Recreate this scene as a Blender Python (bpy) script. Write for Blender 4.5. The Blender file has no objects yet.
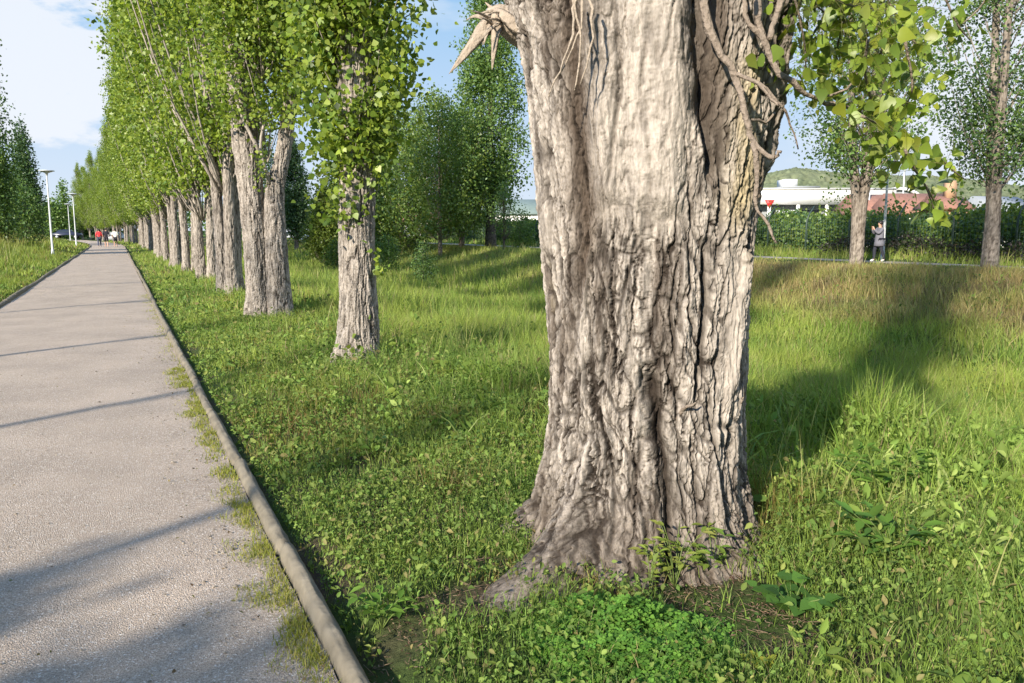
import bpy, math, random
import numpy as np
from mathutils import Vector
R = math.radians
rng = np.random.default_rng(7)
random.seed(7)
sc = bpy.context.scene
COL = sc.collection

# ------------------------------------------------------------------ camera
CAM_H = 1.6; F = 800.0; PITCH = R(7.93)
cam_d = bpy.data.cameras.new('camera'); cam = bpy.data.objects.new('camera', cam_d); COL.objects.link(cam)
cam.location = (0, 0, CAM_H); cam.rotation_euler = (R(90) - PITCH, 0, 0)
cam_d.sensor_width = 36; cam_d.lens = 36 * F / 1024; cam_d.clip_start = .05; cam_d.clip_end = 6000
sc.camera = cam
# ------------------------------------------------------------------ light
SUN_AZ = R(31.5); SUN_EL = R(24)          # light travels towards SUN_AZ right of +Y
LX, LY = math.sin(SUN_AZ), math.cos(SUN_AZ)
sl = bpy.data.lights.new('sun', 'SUN'); sun = bpy.data.objects.new('sun', sl); COL.objects.link(sun)
sl.energy = 3.25; sl.angle = R(1.7); sl.color = (1.0, .90, .76)
sun.rotation_euler = Vector((LX * math.cos(SUN_EL), LY * math.cos(SUN_EL), -math.sin(SUN_EL))).to_track_quat('-Z', 'Y').to_euler()
sun.location = (-10, -15, 20)
world = bpy.data.worlds.new('World'); sc.world = world; world.use_nodes = True
sc.view_settings.view_transform = 'Standard'; sc.view_settings.look = 'None'
sc.view_settings.gamma = 1; sc.view_settings.use_curve_mapping = False
sc.view_settings.exposure = 1.48
sc.cycles.max_bounces = 6; sc.cycles.transmission_bounces = 3; sc.cycles.diffuse_bounces = 3; sc.cycles.glossy_bounces = 2
sc.cycles.sample_clamp_indirect = 4
def build_world():
    nt = world.node_tree; nt.nodes.clear(); N = nt.nodes.new; L = nt.links.new
    out = N('ShaderNodeOutputWorld'); bg = N('ShaderNodeBackground'); bg.inputs[1].default_value = .15
    sky = N('ShaderNodeTexSky'); sky.sky_type = 'NISHITA'; sky.sun_disc = False
    sky.sun_elevation = SUN_EL; sky.sun_rotation = R(180) + SUN_AZ; sky.air_density = 1.0; sky.dust_density = .1; sky.ozone_density = 3.0
    tc = N('ShaderNodeTexCoord'); mp = N('ShaderNodeMapping'); mp.inputs['Scale'].default_value = (1, 1, 2.6)
    mp.inputs['Location'].default_value = (3.1, .35, .2)
    L(tc.outputs['Generated'], mp.inputs[0])
    nz = N('ShaderNodeTexNoise'); nz.inputs['Scale'].default_value = 3.2; nz.inputs['Detail'].default_value = 7; nz.inputs['Roughness'].default_value = .52
    L(mp.outputs[0], nz.inputs['Vector'])
    rp = N('ShaderNodeValToRGB'); rp.color_ramp.elements[0].position = .53; rp.color_ramp.elements[1].position = .70
    sx0 = N('ShaderNodeSeparateXYZ'); L(tc.outputs['Generated'], sx0.inputs[0])
    ma = N('ShaderNodeMath'); ma.operation = 'MULTIPLY_ADD'; ma.inputs[1].default_value = .22; L(sx0.outputs['X'], ma.inputs[0]); L(nz.outputs['Fac'], ma.inputs[2]); L(ma.outputs[0], rp.inputs[0])
    mx = N('ShaderNodeMixRGB'); mx.inputs[2].default_value = (2.2, 2.28, 2.42, 1)
    ml = N('ShaderNodeMath'); ml.operation = 'MULTIPLY'; ml.inputs[1].default_value = .85
    # one big cumulus low over the left end of the path
    vd = N('ShaderNodeVectorMath'); vd.operation = 'SUBTRACT'; vd.inputs[1].default_value = (-.52, .85, .165); L(tc.outputs['Generated'], vd.inputs[0])
    vs = N('ShaderNodeVectorMath'); vs.operation = 'MULTIPLY'; vs.inputs[1].default_value = (4.6, 4.6, 11.0); L(vd.outputs[0], vs.inputs[0])
    vl = N('ShaderNodeVectorMath'); vl.operation = 'LENGTH'; L(vs.outputs[0], vl.inputs[0])
    n2 = N('ShaderNodeTexNoise'); n2.inputs['Scale'].default_value = 11; n2.inputs['Detail'].default_value = 6; n2.inputs['Roughness'].default_value = .55; L(mp.outputs[0], n2.inputs['Vector'])
    m1 = N('ShaderNodeMath'); m1.operation = 'MULTIPLY_ADD'; m1.inputs[1].default_value = 2.2; L(n2.outputs['Fac'], m1.inputs[0]); m1.inputs[2].default_value = -1.1
    m2 = N('ShaderNodeMath'); m2.operation = 'ADD'; L(vl.outputs['Value'], m2.inputs[0]); L(m1.outputs[0], m2.inputs[1])
    mr = N('ShaderNodeMapRange'); mr.interpolation_type = 'SMOOTHSTEP'; mr.inputs['From Min'].default_value = 1.0; mr.inputs['From Max'].default_value = .72; L(m2.outputs[0], mr.inputs[0])
    mxx = N('ShaderNodeMath'); mxx.operation = 'MAXIMUM'; L(rp.outputs[0], mxx.inputs[0]); L(mr.outputs[0], mxx.inputs[1])
    L(mxx.outputs[0], ml.inputs[0]); L(ml.outputs[0], mx.inputs[0])
    sx = N('ShaderNodeSeparateXYZ'); L(tc.outputs['Generated'], sx.inputs[0])
    hz = N('ShaderNodeValToRGB'); e = hz.color_ramp.elements; e[0].position = .0; e[0].color = (.62, .69, .78, 1); e[1].position = .30; e[1].color = (.24, .46, .72, 1)
    q = e.new(.13); q.color = (.46, .60, .78, 1); L(sx.outputs['Z'], hz.inputs[0])
    hs = N('ShaderNodeMixRGB'); hs.blend_type = 'MULTIPLY'; hs.inputs[0].default_value = 1; hs.inputs[2].default_value = (2.95, 2.95, 2.95, 1); L(hz.outputs[0], hs.inputs[1])
    lo = N('ShaderNodeMapRange'); lo.inputs['From Min'].default_value = .30; lo.inputs['From Max'].default_value = .60; L(sx.outputs['Z'], lo.inputs[0])
    sm = N('ShaderNodeMixRGB'); L(lo.outputs[0], sm.inputs[0]); L(hs.outputs[0], sm.inputs[1]); L(sky.outputs[0], sm.inputs[2]); L(sm.outputs[0], mx.inputs[1])
    L(mx.outputs[0], bg.inputs[0]); L(bg.outputs[0], out.inputs[0])
build_world()

# ------------------------------------------------------------------ helpers
def at(px, py, Y):
    """point seen at a pixel, at distance Y ahead"""
    t = math.atan2(py - 341.5, F) + PITCH
    z = CAM_H - Y * math.tan(t)
    zc = Y * math.cos(PITCH) - (z - CAM_H) * math.sin(PITCH)
    return np.array([(px - 512) / F * zc, Y, z])
P0 = np.array([-.52, 2.66]); A_ = np.array([-.44, .898]); A_ /= np.linalg.norm(A_); N_ = np.array([A_[1], -A_[0]])
def bend(s):
    s = np.asarray(s, float)
    return -.0015 * np.clip(s - 80, 0, None) ** 2
def sw_to_xy(s, w):
    s = np.asarray(s, float); w = np.asarray(w, float) + bend(s)
    return P0[0] + s * A_[0] + w * N_[0], P0[1] + s * A_[1] + w * N_[1]
def xy_to_sw(x, y):
    dx = np.asarray(x) - P0[0]; dy = np.asarray(y) - P0[1]
    s = dx * A_[0] + dy * A_[1]; w = dx * N_[0] + dy * N_[1]
    return s, w - bend(s)
_p = np.random.default_rng(3).permutation(256); PERM = np.concatenate([_p, _p, _p]).astype(np.int32)
GR = np.array([[1,1,0],[-1,1,0],[1,-1,0],[-1,-1,0],[1,0,1],[-1,0,1],[1,0,-1],[-1,0,-1],[0,1,1],[0,-1,1],[0,1,-1],[0,-1,-1],[1,1,0],[-1,1,0],[0,-1,1],[0,-1,-1]], float)
def perlin(x, y, z):
    x, y, z = np.broadcast_arrays(np.asarray(x, float), np.asarray(y, float), np.asarray(z, float))
    xi = np.floor(x); yi = np.floor(y); zi = np.floor(z)
    xf = x - xi; yf = y - yi; zf = z - zi
    X = xi.astype(np.int32) & 255; Y = yi.astype(np.int32) & 255; Z = zi.astype(np.int32) & 255
    u = xf**3 * (xf * (xf * 6 - 15) + 10); v = yf**3 * (yf * (yf * 6 - 15) + 10); w = zf**3 * (zf * (zf * 6 - 15) + 10)
    def g(a, b, c):
        h = PERM[PERM[PERM[X + a] + Y + b] + Z + c] & 15
        q = GR[h]
        return q[..., 0] * (xf - a) + q[..., 1] * (yf - b) + q[..., 2] * (zf - c)
    def lp(a, b, t): return a + t * (b - a)
    return lp(lp(lp(g(0,0,0), g(1,0,0), u), lp(g(0,1,0), g(1,1,0), u), v), lp(lp(g(0,0,1), g(1,0,1), u), lp(g(0,1,1), g(1,1,1), u), v), w)
def fbm(x, y, z=0., o=4):
    r = 0; a = 1; 
    for i in range(o):
        r = r + a * perlin(np.asarray(x) * 2**i + 11 * i, np.asarray(y) * 2**i, np.asarray(z) + 5 * i); a *= .5
    return r
def sstep(a, b, x):
    t = np.clip((x - a) / (b - a), 0, 1); return t * t * (3 - 2 * t)
PW = [-60, -12, -9, -4.6, -3.0, 2.3, 4.5, 9, 13, 17, 20.5, 30, 45, 400]
PZ = [1.0, 1.05, .85, .12, -.01, -.01, -.28, -.98, -1.02, -.45, .30, .30, .2, .2]
PW_ = np.linspace(-60, 60, 1200); PZ_ = np.interp(PW_, PW, PZ)
k_ = np.exp(-np.linspace(-2.2, 2.2, 17) ** 2); k_ /= k_.sum(); PZs = np.convolve(np.pad(PZ_, 8, mode='edge'), k_, mode='valid')
def ground_z(x, y):
    s, w = xy_to_sw(x, y)
    z = np.interp(w, PW_, PZs)
    onp = sstep(-3.15, -2.8, w) * (1 - sstep(-.1, .15, w))
    ff = sstep(25.2, 25.6, w) * (1 - sstep(27.3, 27.7, w))
    fade = np.clip(1 - (s - 60) / 60, .15, 1)
    z = np.where((w < -3.1), z * fade, z)
    n = .05 * fbm(np.asarray(x) * .9, np.asarray(y) * .9, 0, 3) + .09 * perlin(np.asarray(x) * .22, np.asarray(y) * .22, 4.)
    n = n * np.where(w > 2.2, 1.2, .7) * sstep(.0, .5, np.abs(w + 1.5) - 1.5)
    return np.where((onp > 0), np.minimum(z, 0) * (1 - onp) - .012 * onp, z + n * (1 - ff) + .02 * ff + .03 * (1 - onp) * (1 - ff))

def mk(name, V, faces, mat=None, parent=None, attrs=None, smooth=True, link=True):
    """faces: list of int arrays (n,k)"""
    V = np.asarray(V, np.float32).reshape(-1, 3)
    me = bpy.data.meshes.new(name)
    faces = [np.asarray(f, np.int32) for f in faces if len(f)]
    me.vertices.add(len(V)); me.vertices.foreach_set('co', V.ravel())
    li = np.concatenate([f.ravel() for f in faces]); tot = np.concatenate([np.full(len(f), f.shape[1], np.int32) for f in faces])
    st = np.concatenate([[0], np.cumsum(tot)[:-1]]).astype(np.int32)
    me.loops.add(len(li)); me.loops.foreach_set('vertex_index', li)
    me.polygons.add(len(tot)); me.polygons.foreach_set('loop_start', st); me.polygons.foreach_set('loop_total', tot)
    if smooth: me.polygons.foreach_set('use_smooth', np.ones(len(tot), bool))
    me.update(calc_edges=True)
    for k, a in (attrs or {}).items():
        at_ = me.attributes.new(k, 'FLOAT_COLOR', 'POINT')
        a = np.asarray(a, np.float32)
        if a.shape[1] == 3: a = np.concatenate([a, np.ones((len(a), 1), np.float32)], 1)
        at_.data.foreach_set('color', a.ravel())
    if mat: me.materials.append(mat)
    o = bpy.data.objects.new(name, me)
    if link: COL.objects.link(o)
    if parent is not None:
        o.parent = parent
    return o
def tag(o, label=None, cat=None, group=None, kind=None):
    if label: o['label'] = label
    if cat: o['category'] = cat
    if group: o['group'] = group
    if kind: o['kind'] = kind
    return o
def thing(name, loc, label, cat, group=None, rz=0):
    o = bpy.data.objects.new(name, None); COL.objects.link(o); o.location = loc; o.rotation_euler = (0, 0, rz); o.empty_display_size = .3
    return tag(o, label, cat, group)
def kids(o): return [c for c in bpy.data.objects if c.parent == o]
def copy_tree(o, loc, rz=0, sc_=(1, 1, 1), label=None, group=None):
    def rec(q, par):
        c = q.copy(); COL.objects.link(c); c.parent = par
        for ch in kids(q): rec(ch, c)
        return c
    ks = kids(o)
    c = o.copy(); COL.objects.link(c)
    for ch in ks: rec(ch, c)
    c.location = loc; c.rotation_euler = (random.uniform(-.03, .03), random.uniform(-.03, .03), rz); c.scale = sc_
    if label: c['label'] = label
    if group: c['group'] = group
    return c
class MB:
    """collects pieces into one mesh"""
    def __init__(s): s.V = []; s.F = {3: [], 4: []}; s.n = 0; s.N = {}
    def add(s, V, faces):
        V = np.asarray(V, float).reshape(-1, 3)
        for f in faces:
            f = np.asarray(f, int)
            if len(f): s.F.setdefault(f.shape[1], []).append(f + s.n)
        s.V.append(V); s.n += len(V)
    def box(s, c, d, rz=0, bev=0, tilt=None):
        x, y, z = np.array(d) / 2.
        V = np.array([[a * x, b * y, e * z] for e in (-1, 1) for b in (-1, 1) for a in (-1, 1)])
        if tilt is not None: V = V @ np.array(tilt).T
        q = np.array([[math.cos(rz), -math.sin(rz), 0], [math.sin(rz), math.cos(rz), 0], [0, 0, 1]])
        s.add(V @ q.T + np.array(c), [[[0, 2, 3, 1], [4, 5, 7, 6], [0, 1, 5, 4], [2, 6, 7, 3], [1, 3, 7, 5], [0, 4, 6, 2]]])
    def tube(s, pts, rad, n=8, cap=True, wob=0):
        V, Fs = tube(pts, rad, n, cap, wob); s.add(V, Fs)
    def lathe(s, prof, c, n=20):
        pr = np.array(prof, float); th = np.arange(n) / n * 2 * np.pi
        V = np.stack([pr[:, None, 0] * np.cos(th), pr[:, None, 0] * np.sin(th), np.repeat(pr[:, 1:2], n, 1)], -1).reshape(-1, 3) + np.array(c)
        s.add(V, [gridf(len(pr), n, True)])
    def build(s, name, mat, parent=None, smooth=False, attrs=None):
        return mk(name, np.concatenate(s.V), [np.concatenate(f) for f in s.F.values() if f], mat, parent, attrs, smooth)
def gridf(nr, nc, wrap):
    i = np.arange(nr - 1)[:, None]; j = np.arange(nc if wrap else nc - 1)[None]
    j2 = (j + 1) % nc
    return np.stack([i * nc + j, i * nc + j2, (i + 1) * nc + j2, (i + 1) * nc + j], -1).reshape(-1, 4)
def frames(P):
    P = np.asarray(P, float); T = np.gradient(P, axis=0); T /= np.linalg.norm(T, axis=1)[:, None] + 1e-9
    U = np.zeros_like(P); W = np.zeros_like(P)
    u = np.cross(T[0], [0.3, 1, 0.1]); 
    if np.linalg.norm(u) < .1: u = np.cross(T[0], [1, 0, 0])
    for i in range(len(P)):
        u = u - T[i] * (u @ T[i]); u /= np.linalg.norm(u) + 1e-9; U[i] = u; W[i] = np.cross(T[i], u)
    return T, U, W
def tube(P, rad, n=8, cap=True, wob=0):
    P = np.asarray(P, float); T, U, W = frames(P); rad = np.broadcast_to(np.asarray(rad, float), (len(P),))
    th = np.arange(n) / n * 2 * np.pi
    rr = rad[:, None] * (1 + wob * (np.random.default_rng(len(P)).random((len(P), n)) - .5))
    V = P[:, None] + rr[..., None] * (np.cos(th)[None, :, None] * U[:, None] + np.sin(th)[None, :, None] * W[:, None])
    V = V.reshape(-1, 3); Fs = [gridf(len(P), n, True)]
    if cap:
        k = len(V); V = np.concatenate([V, P[:1], P[-1:]])
        j = np.arange(n); j2 = (j + 1) % n; b = (len(P) - 1) * n
        Fs.append(np.concatenate([np.stack([np.full(n, k), j2, j], -1), np.stack([np.full(n, k + 1), b + j, b + j2], -1)]))
    return V, Fs
def spline(P, n):
    P = np.asarray(P, float); t = np.linspace(0, len(P) - 1, n); i = np.clip(t.astype(int), 0, len(P) - 2); f = (t - i)[:, None]
    Q = np.concatenate([[2 * P[0] - P[1]], P, [2 * P[-1] - P[-2]]])
    a, b, c, d = Q[i], Q[i + 1], Q[i + 2], Q[i + 3]
    return .5 * (2 * b + (c - a) * f + (2 * a - 5 * b + 4 * c - d) * f**2 + (3 * b - a - 3 * c + d) * f**3)

# ------------------------------------------------------------------ materials
def newmat(name):
    m = bpy.data.materials.new(name); m.use_nodes = True; nt = m.node_tree; nt.nodes.clear()
    o = nt.nodes.new('ShaderNodeOutputMaterial'); return m, nt, nt.nodes.new, nt.links.new, o
def simple(name, col, rough=.7, metal=0, noise=0, nscale=20, bump=0, spec=.5):
    m, nt, N, L, o = newmat(name); b = N('ShaderNodeBsdfPrincipled'); L(b.outputs[0], o.inputs[0])
    b.inputs['Roughness'].default_value = rough; b.inputs['Metallic'].default_value = metal
    b.inputs['Specular IOR Level'].default_value = spec
    b.inputs['Base Color'].default_value = (*col, 1)
    if noise or bump:
        tc = N('ShaderNodeTexCoord'); nz = N('ShaderNodeTexNoise'); nz.inputs['Scale'].default_value = nscale; nz.inputs['Detail'].default_value = 6
        L(tc.outputs['Object'], nz.inputs['Vector'])
        if noise:
            mx = N('ShaderNodeMixRGB'); mx.inputs[1].default_value = (*[c * (1 - noise) for c in col], 1); mx.inputs[2].default_value = (*[min(1, c * (1 + noise)) for c in col], 1)
            L(nz.outputs['Fac'], mx.inputs[0]); L(mx.outputs[0], b.inputs['Base Color'])
        if bump:
            bp = N('ShaderNodeBump'); bp.inputs['Strength'].default_value = bump; bp.inputs['Distance'].default_value = .02
            L(nz.outputs['Fac'], bp.inputs['Height']); L(bp.outputs[0], b.inputs['Normal'])
    return m
def leafmat(name, trans=.35, rough=.5, spec=.35, tint=(1.25, 1.25, .55)):
    """colour per leaf or blade comes from the mesh attribute 'col'"""
    m, nt, N, L, o = newmat(name); b = N('ShaderNodeBsdfPrincipled'); b.inputs['Roughness'].default_value = rough
    b.inputs['Specular IOR Level'].default_value = spec
    a = N('ShaderNodeAttribute'); a.attribute_name = 'col'; L(a.outputs['Color'], b.inputs['Base Color'])
    t = N('ShaderNodeBsdfTranslucent'); mu = N('ShaderNodeMixRGB'); mu.blend_type = 'MULTIPLY'; mu.inputs[0].default_value = 1
    mu.inputs[2].default_value = (*tint, 1); L(a.outputs['Color'], mu.inputs[1]); L(mu.outputs[0], t.inputs[0])
    mx = N('ShaderNodeMixShader'); mx.inputs[0].default_value = trans; L(b.outputs[0], mx.inputs[1]); L(t.outputs[0], mx.inputs[2]); L(mx.outputs[0], o.inputs[0])
    return m
def barkmat(name, pale, mid, brown, crack, fine=1.0, yellow=(.43, .355, .215)):
    m, nt, N, L, o = newmat(name); b = N('ShaderNodeBsdfPrincipled'); b.inputs['Roughness'].default_value = .88; b.inputs['Specular IOR Level'].default_value = .15
    L(b.outputs[0], o.inputs[0])
    a = N('ShaderNodeAttribute'); a.attribute_name = 'bk'; sp = N('ShaderNodeSeparateColor'); L(a.outputs['Color'], sp.inputs[0])
    tc = N('ShaderNodeTexCoord'); mp = N('ShaderNodeMapping'); mp.inputs['Scale'].default_value = (1, 1, .22); L(tc.outputs['Object'], mp.inputs[0])
    n1 = N('ShaderNodeTexNoise'); n1.inputs['Scale'].default_value = 26; n1.inputs['Detail'].default_value = 8; n1.inputs['Roughness'].default_value = .65; L(mp.outputs[0], n1.inputs['Vector'])
    n2 = N('ShaderNodeTexNoise'); n2.inputs['Scale'].default_value = 120; n2.inputs['Detail'].default_value = 5; n2.inputs['Roughness'].default_value = .7; L(mp.outputs[0], n2.inputs['Vector'])
    r1 = N('ShaderNodeValToRGB'); r1.color_ramp.elements[0].position = .40; r1.color_ramp.elements[1].position = .60
    r1.color_ramp.elements[0].color = (*mid, 1); r1.color_ramp.elements[1].color = (*pale, 1); L(n1.outputs['Fac'], r1.inputs[0])
    def mix(fac, c1, c2):
        x = N('ShaderNodeMixRGB'); L(fac, x.inputs[0])
        if hasattr(c1, 'links'): L(c1, x.inputs[1])
        if isinstance(c2, tuple): x.inputs[2].default_value = (*c2, 1)
        else: L(c2, x.inputs[2])
        return x.outputs[0]
    aa = N('ShaderNodeMath'); aa.operation = 'MULTIPLY'; aa.inputs[1].default_value = .8; L(a.outputs['Alpha'], aa.inputs[0]); c = mix(aa.outputs[0], r1.outputs[0], pale)
    c = mix(sp.outputs[1], c, brown); c = mix(sp.outputs[2], c, yellow); c = mix(sp.outputs[0], c, crack)
    mr = N('ShaderNodeMapRange'); mr.inputs['From Min'].default_value = .3; mr.inputs['From Max'].default_value = .7; mr.inputs['To Min'].default_value = .68; mr.inputs['To Max'].default_value = 1.22
    L(n2.outputs['Fac'], mr.inputs[0]); mu = N('ShaderNodeMixRGB'); mu.blend_type = 'MULTIPLY'; mu.inputs[0].default_value = 1; L(c, mu.inputs[1]); L(mr.outputs[0], mu.inputs[2])
    L(mu.outputs[0], b.inputs['Base Color'])
    bp = N('ShaderNodeBump'); bp.inputs['Strength'].default_value = .55 * fine; bp.inputs['Distance'].default_value = .006; L(n2.outputs['Fac'], bp.inputs['Height'])
    bp2 = N('ShaderNodeBump'); bp2.inputs['Strength'].default_value = .5 * fine; bp2.inputs['Distance'].default_value = .012; L(n1.outputs['Fac'], bp2.inputs['Height']); L(bp.outputs[0], bp2.inputs['Normal'])
    L(bp2.outputs[0], b.inputs['Normal'])
    return m
M = {}
M['bark'] = barkmat('poplar_bark', (.475, .42, .36), (.19, .168, .145), (.098, .072, .052), (.035, .027, .021))
M['bark_far'] = barkmat('far_bark', (.36, .31, .26), (.15, .125, .10), (.12, .08, .05), (.04, .03, .023), .6)
M['bark_dark'] = barkmat('dark_bark', (.17, .15, .12), (.085, .075, .06), (.08, .06, .04), (.03, .025, .02), .6)
M['twig'] = simple('twig', (.24, .195, .155), .9, noise=.55, nscale=45, bump=1.0, spec=.1)
M['torn'] = simple('torn_wood', (.35, .29, .225), .85, noise=.5, nscale=40, bump=.8, spec=.2)
M['leaf'] = leafmat('poplar_leaf', .42, .42, .4)
M['grass'] = leafmat('grass_blade', .38, .55, .3)
M['weed'] = leafmat('weed_leaf', .34, .68, .15)

# ------------------------------------------------------------------ ground
def ground_mat():
    m, nt, N, L, o = newmat('meadow_soil'); b = N('ShaderNodeBsdfPrincipled'); b.inputs['Roughness'].default_value = .95; b.inputs['Specular IOR Level'].default_value = .1; L(b.outputs[0], o.inputs[0])
    a = N('ShaderNodeAttribute'); a.attribute_name = 'col'
    tc = N('ShaderNodeTexCoord'); n = N('ShaderNodeTexNoise'); n.inputs['Scale'].default_value = 22; n.inputs['Detail'].default_value = 8; n.inputs['Roughness'].default_value = .7; L(tc.outputs['Object'], n.inputs['Vector'])
    mr = N('ShaderNodeMapRange'); mr.inputs['From Min'].default_value = .3; mr.inputs['From Max'].default_value = .7; mr.inputs['To Min'].default_value = .55; mr.inputs['To Max'].default_value = 1.35; L(n.outputs['Fac'], mr.inputs[0])
    mu = N('ShaderNodeMixRGB'); mu.blend_type = 'MULTIPLY'; mu.inputs[0].default_value = 1; L(a.outputs['Color'], mu.inputs[1]); L(mr.outputs[0], mu.inputs[2]); L(mu.outputs[0], b.inputs['Base Color'])
    bp = N('ShaderNodeBump'); bp.inputs['Strength'].default_value = .8; bp.inputs['Distance'].default_value = .04; L(n.outputs['Fac'], bp.inputs['Height']); L(bp.outputs[0], b.inputs['Normal'])
    return m
def build_ground():
    # rows s, columns w with fine spacing near the camera
    s = np.concatenate([[-900, -300, -100, -40], np.arange(-20, 30, .2), np.arange(30, 90, .8), np.arange(90, 200, 3), [230, 300, 450, 700, 1100, 2500]])
    w = np.concatenate([[-2500, -900, -300, -120], np.arange(-60, -12, 2.), np.arange(-12, -4, .4), np.arange(-4, 6, .12), np.arange(6, 32, .35), np.arange(32, 80, 3), [100, 150, 260, 500, 1000, 2500]])
    S, W = np.meshgrid(s, w, indexing='ij'); x, y = sw_to_xy(np.clip(S, -900, 200), W)
    x = x + (S - np.clip(S, -900, 200)) * A_[0]; y = y + (S - np.clip(S, -900, 200)) * A_[1]
    z = ground_z(x, y)
    far = sstep(150, 700, np.hypot(x, y)); z = z * (1 - far)
    n = fbm(x * .35, y * .35, 2, 3); n2 = fbm(x * 1.7, y * 1.7, 8, 3)
    soil = np.array([.085, .062, .045]); green = np.array([.055, .085, .022]); dry = np.array([.16, .125, .06])
    c = soil[None, None] * np.ones((*x.shape, 1))
    g = sstep(-.3, .5, n2 + .3 + .5 * far + .7 * sstep(8, 25, np.hypot(x, y)))[..., None]
    c = c * (1 - g) + green * g
    d = (sstep(14, 17, W) * (1 - sstep(24, 25, W)) * sstep(-.3, .3, n))[..., None] * .8
    c = c * (1 - d) + dry * d
    V = np.stack([x, y, z], -1).reshape(-1, 3)
    o = mk('ground', V, [gridf(len(s), len(w), False)[:, ::-1]], ground_mat(), attrs={'col': c.reshape(-1, 3)})
    tag(o, kind='structure')
build_ground()
def path_mat(name, c1, c2, c3, sc1=1.):
    m, nt, N, L, o = newmat(name); b = N('ShaderNodeBsdfPrincipled'); b.inputs['Roughness'].default_value = .93; b.inputs['Specular IOR Level'].default_value = .18; L(b.outputs[0], o.inputs[0])
    tc = N('ShaderNodeTexCoord')
    def noise(s, d=5, r=.6):
        n = N('ShaderNodeTexNoise'); n.inputs['Scale'].default_value = s; n.inputs['Detail'].default_value = d; n.inputs['Roughness'].default_value = r; L(tc.outputs['Object'], n.inputs['Vector']); return n
    big = noise(1.1, 4); fine = noise(75 * sc1, 6, .75)
    vo = N('ShaderNodeTexVoronoi'); vo.inputs['Scale'].default_value = 110 * sc1; L(tc.outputs['Object'], vo.inputs['Vector'])
    r1 = N('ShaderNodeValToRGB'); r1.color_ramp.elements[0].position = .35; r1.color_ramp.elements[1].position = .68
    r1.color_ramp.elements[0].color = (*c1, 1); r1.color_ramp.elements[1].color = (*c2, 1); L(big.outputs['Fac'], r1.inputs[0])
    r2 = N('ShaderNodeValToRGB'); r2.color_ramp.elements[0].position = .34; r2.color_ramp.elements[1].position = .62
    r2.color_ramp.elements[0].color = (.45, .43, .42, 1); r2.color_ramp.elements[1].color = (1.15, 1.13, 1.1, 1); L(fine.outputs['Fac'], r2.inputs[0])
    mu = N('ShaderNodeMixRGB'); mu.blend_type = 'MULTIPLY'; mu.inputs[0].default_value = 1; L(r1.outputs[0], mu.inputs[1]); L(r2.outputs[0], mu.inputs[2])
    r3 = N('ShaderNodeValToRGB'); r3.color_ramp.elements[0].position = .90; r3.color_ramp.elements[1].position = .97
    sp = N('ShaderNodeSeparateColor'); L(vo.outputs['Color'], sp.inputs[0]); L(sp.outputs[0], r3.inputs[0])
    m2 = N('ShaderNodeMixRGB'); L(r3.outputs[0], m2.inputs[0]); L(mu.outputs[0], m2.inputs[1]); m2.inputs[2].default_value = (*c3, 1); 
    L(m2.outputs[0], b.inputs['Base Color'])
    ad = N('ShaderNodeMath'); ad.operation = 'ADD'; L(fine.outputs['Fac'], ad.inputs[0]); L(vo.outputs['Distance'], ad.inputs[1])
    bp = N('ShaderNodeBump'); bp.inputs['Strength'].default_value = .75; bp.inputs['Distance'].default_value = .007; L(ad.outputs[0], bp.inputs['Height']); L(bp.outputs[0], b.inputs['Normal'])
    return m
def strip(name, s, w0, w1, zf, mat, nw=24, zoff=0):
    w = np.linspace(0, 1, nw); S = np.repeat(np.asarray(s)[:, None], nw, 1); W = w0[:, None] * (1 - w) + w1[:, None] * w
    x, y = sw_to_xy(S, W); z = zf(S, W, x, y)
    return mk(name, np.stack([x, y, z], -1), [gridf(len(s), nw, False)[:, ::-1]], mat)
S_ = np.concatenate([np.arange(-20, 30, .1), np.arange(30, 90, .5), np.arange(90, 171, 1.5)])
jit = .045 * fbm(S_ * 2.2, S_ * 0, 1, 4)
o = strip('path', S_, -2.95 + jit, -.09 + jit * .4, lambda S, W, x, y: .012 * np.sin((W + 3) / 3 * np.pi) + .004 * perlin(x * 2, y * 2, 0), path_mat('path_gravel', (.43, .36, .295), (.55, .455, .37), (.70, .64, .57), 1.5), 30)
tag(o, kind='structure')
Sf = np.arange(-30, 120, .5); jf = .12 * fbm(Sf * .5, Sf * 0, 5, 3)
o = strip('far_path', Sf, 25.5 + jf, 27.2 - jf, lambda S, W, x, y: ground_z(x, y) + .035, path_mat('far_path_gravel', (.33, .30, .25), (.42, .38, .32), (.5, .48, .44)), 8)
tag(o, kind='structure')
def kerb(name, wc, half, top, mat, s0=-14, s1=165, seg=1.7):
    s = np.concatenate([np.arange(s0, 25, .035), np.arange(25, s1, .25)])
    j = np.abs(((s - s0) % seg) - seg / 2) > seg / 2 - .028           # joints
    k = np.floor((s - s0) / seg)
    off = .022 * perlin(s * .5, 0, wc) + .014 * np.sin(k * 12.9) ; h = top + .016 * np.sin(k * 7.3) + .006 * perlin(s * 2, 3, wc)
    prof = []
    n = 15
    V = []
    for i in range(n):
        a = np.pi * i / (n - 1)
        rr = 1 - .55 * j + .09 * perlin(s * 5, i * .7, wc) + .03 * perlin(s * 22, i * 1.1, wc)
        ww = wc + off - np.cos(a) * half * rr; zz = -.05 + (h + .05) * np.sin(a) ** .55 * rr
        zz = np.where(i in (0, n - 1), -.08, zz)
        x, y = sw_to_xy(s, ww); V.append(np.stack([x, y, zz], -1))
    V = np.stack(V, 1)
    return mk(name, V, [gridf(len(s), n, False)[:, ::-1]], mat)
KM = simple('kerb_concrete', (.185, .162, .122), .9, noise=.65, nscale=9, bump=.9, spec=.15)
tag(kerb('kerb', -.045, .043, .058, KM), kind='structure')
tag(kerb('kerb', -3.02, .07, .06, KM), kind='structure')

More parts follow.
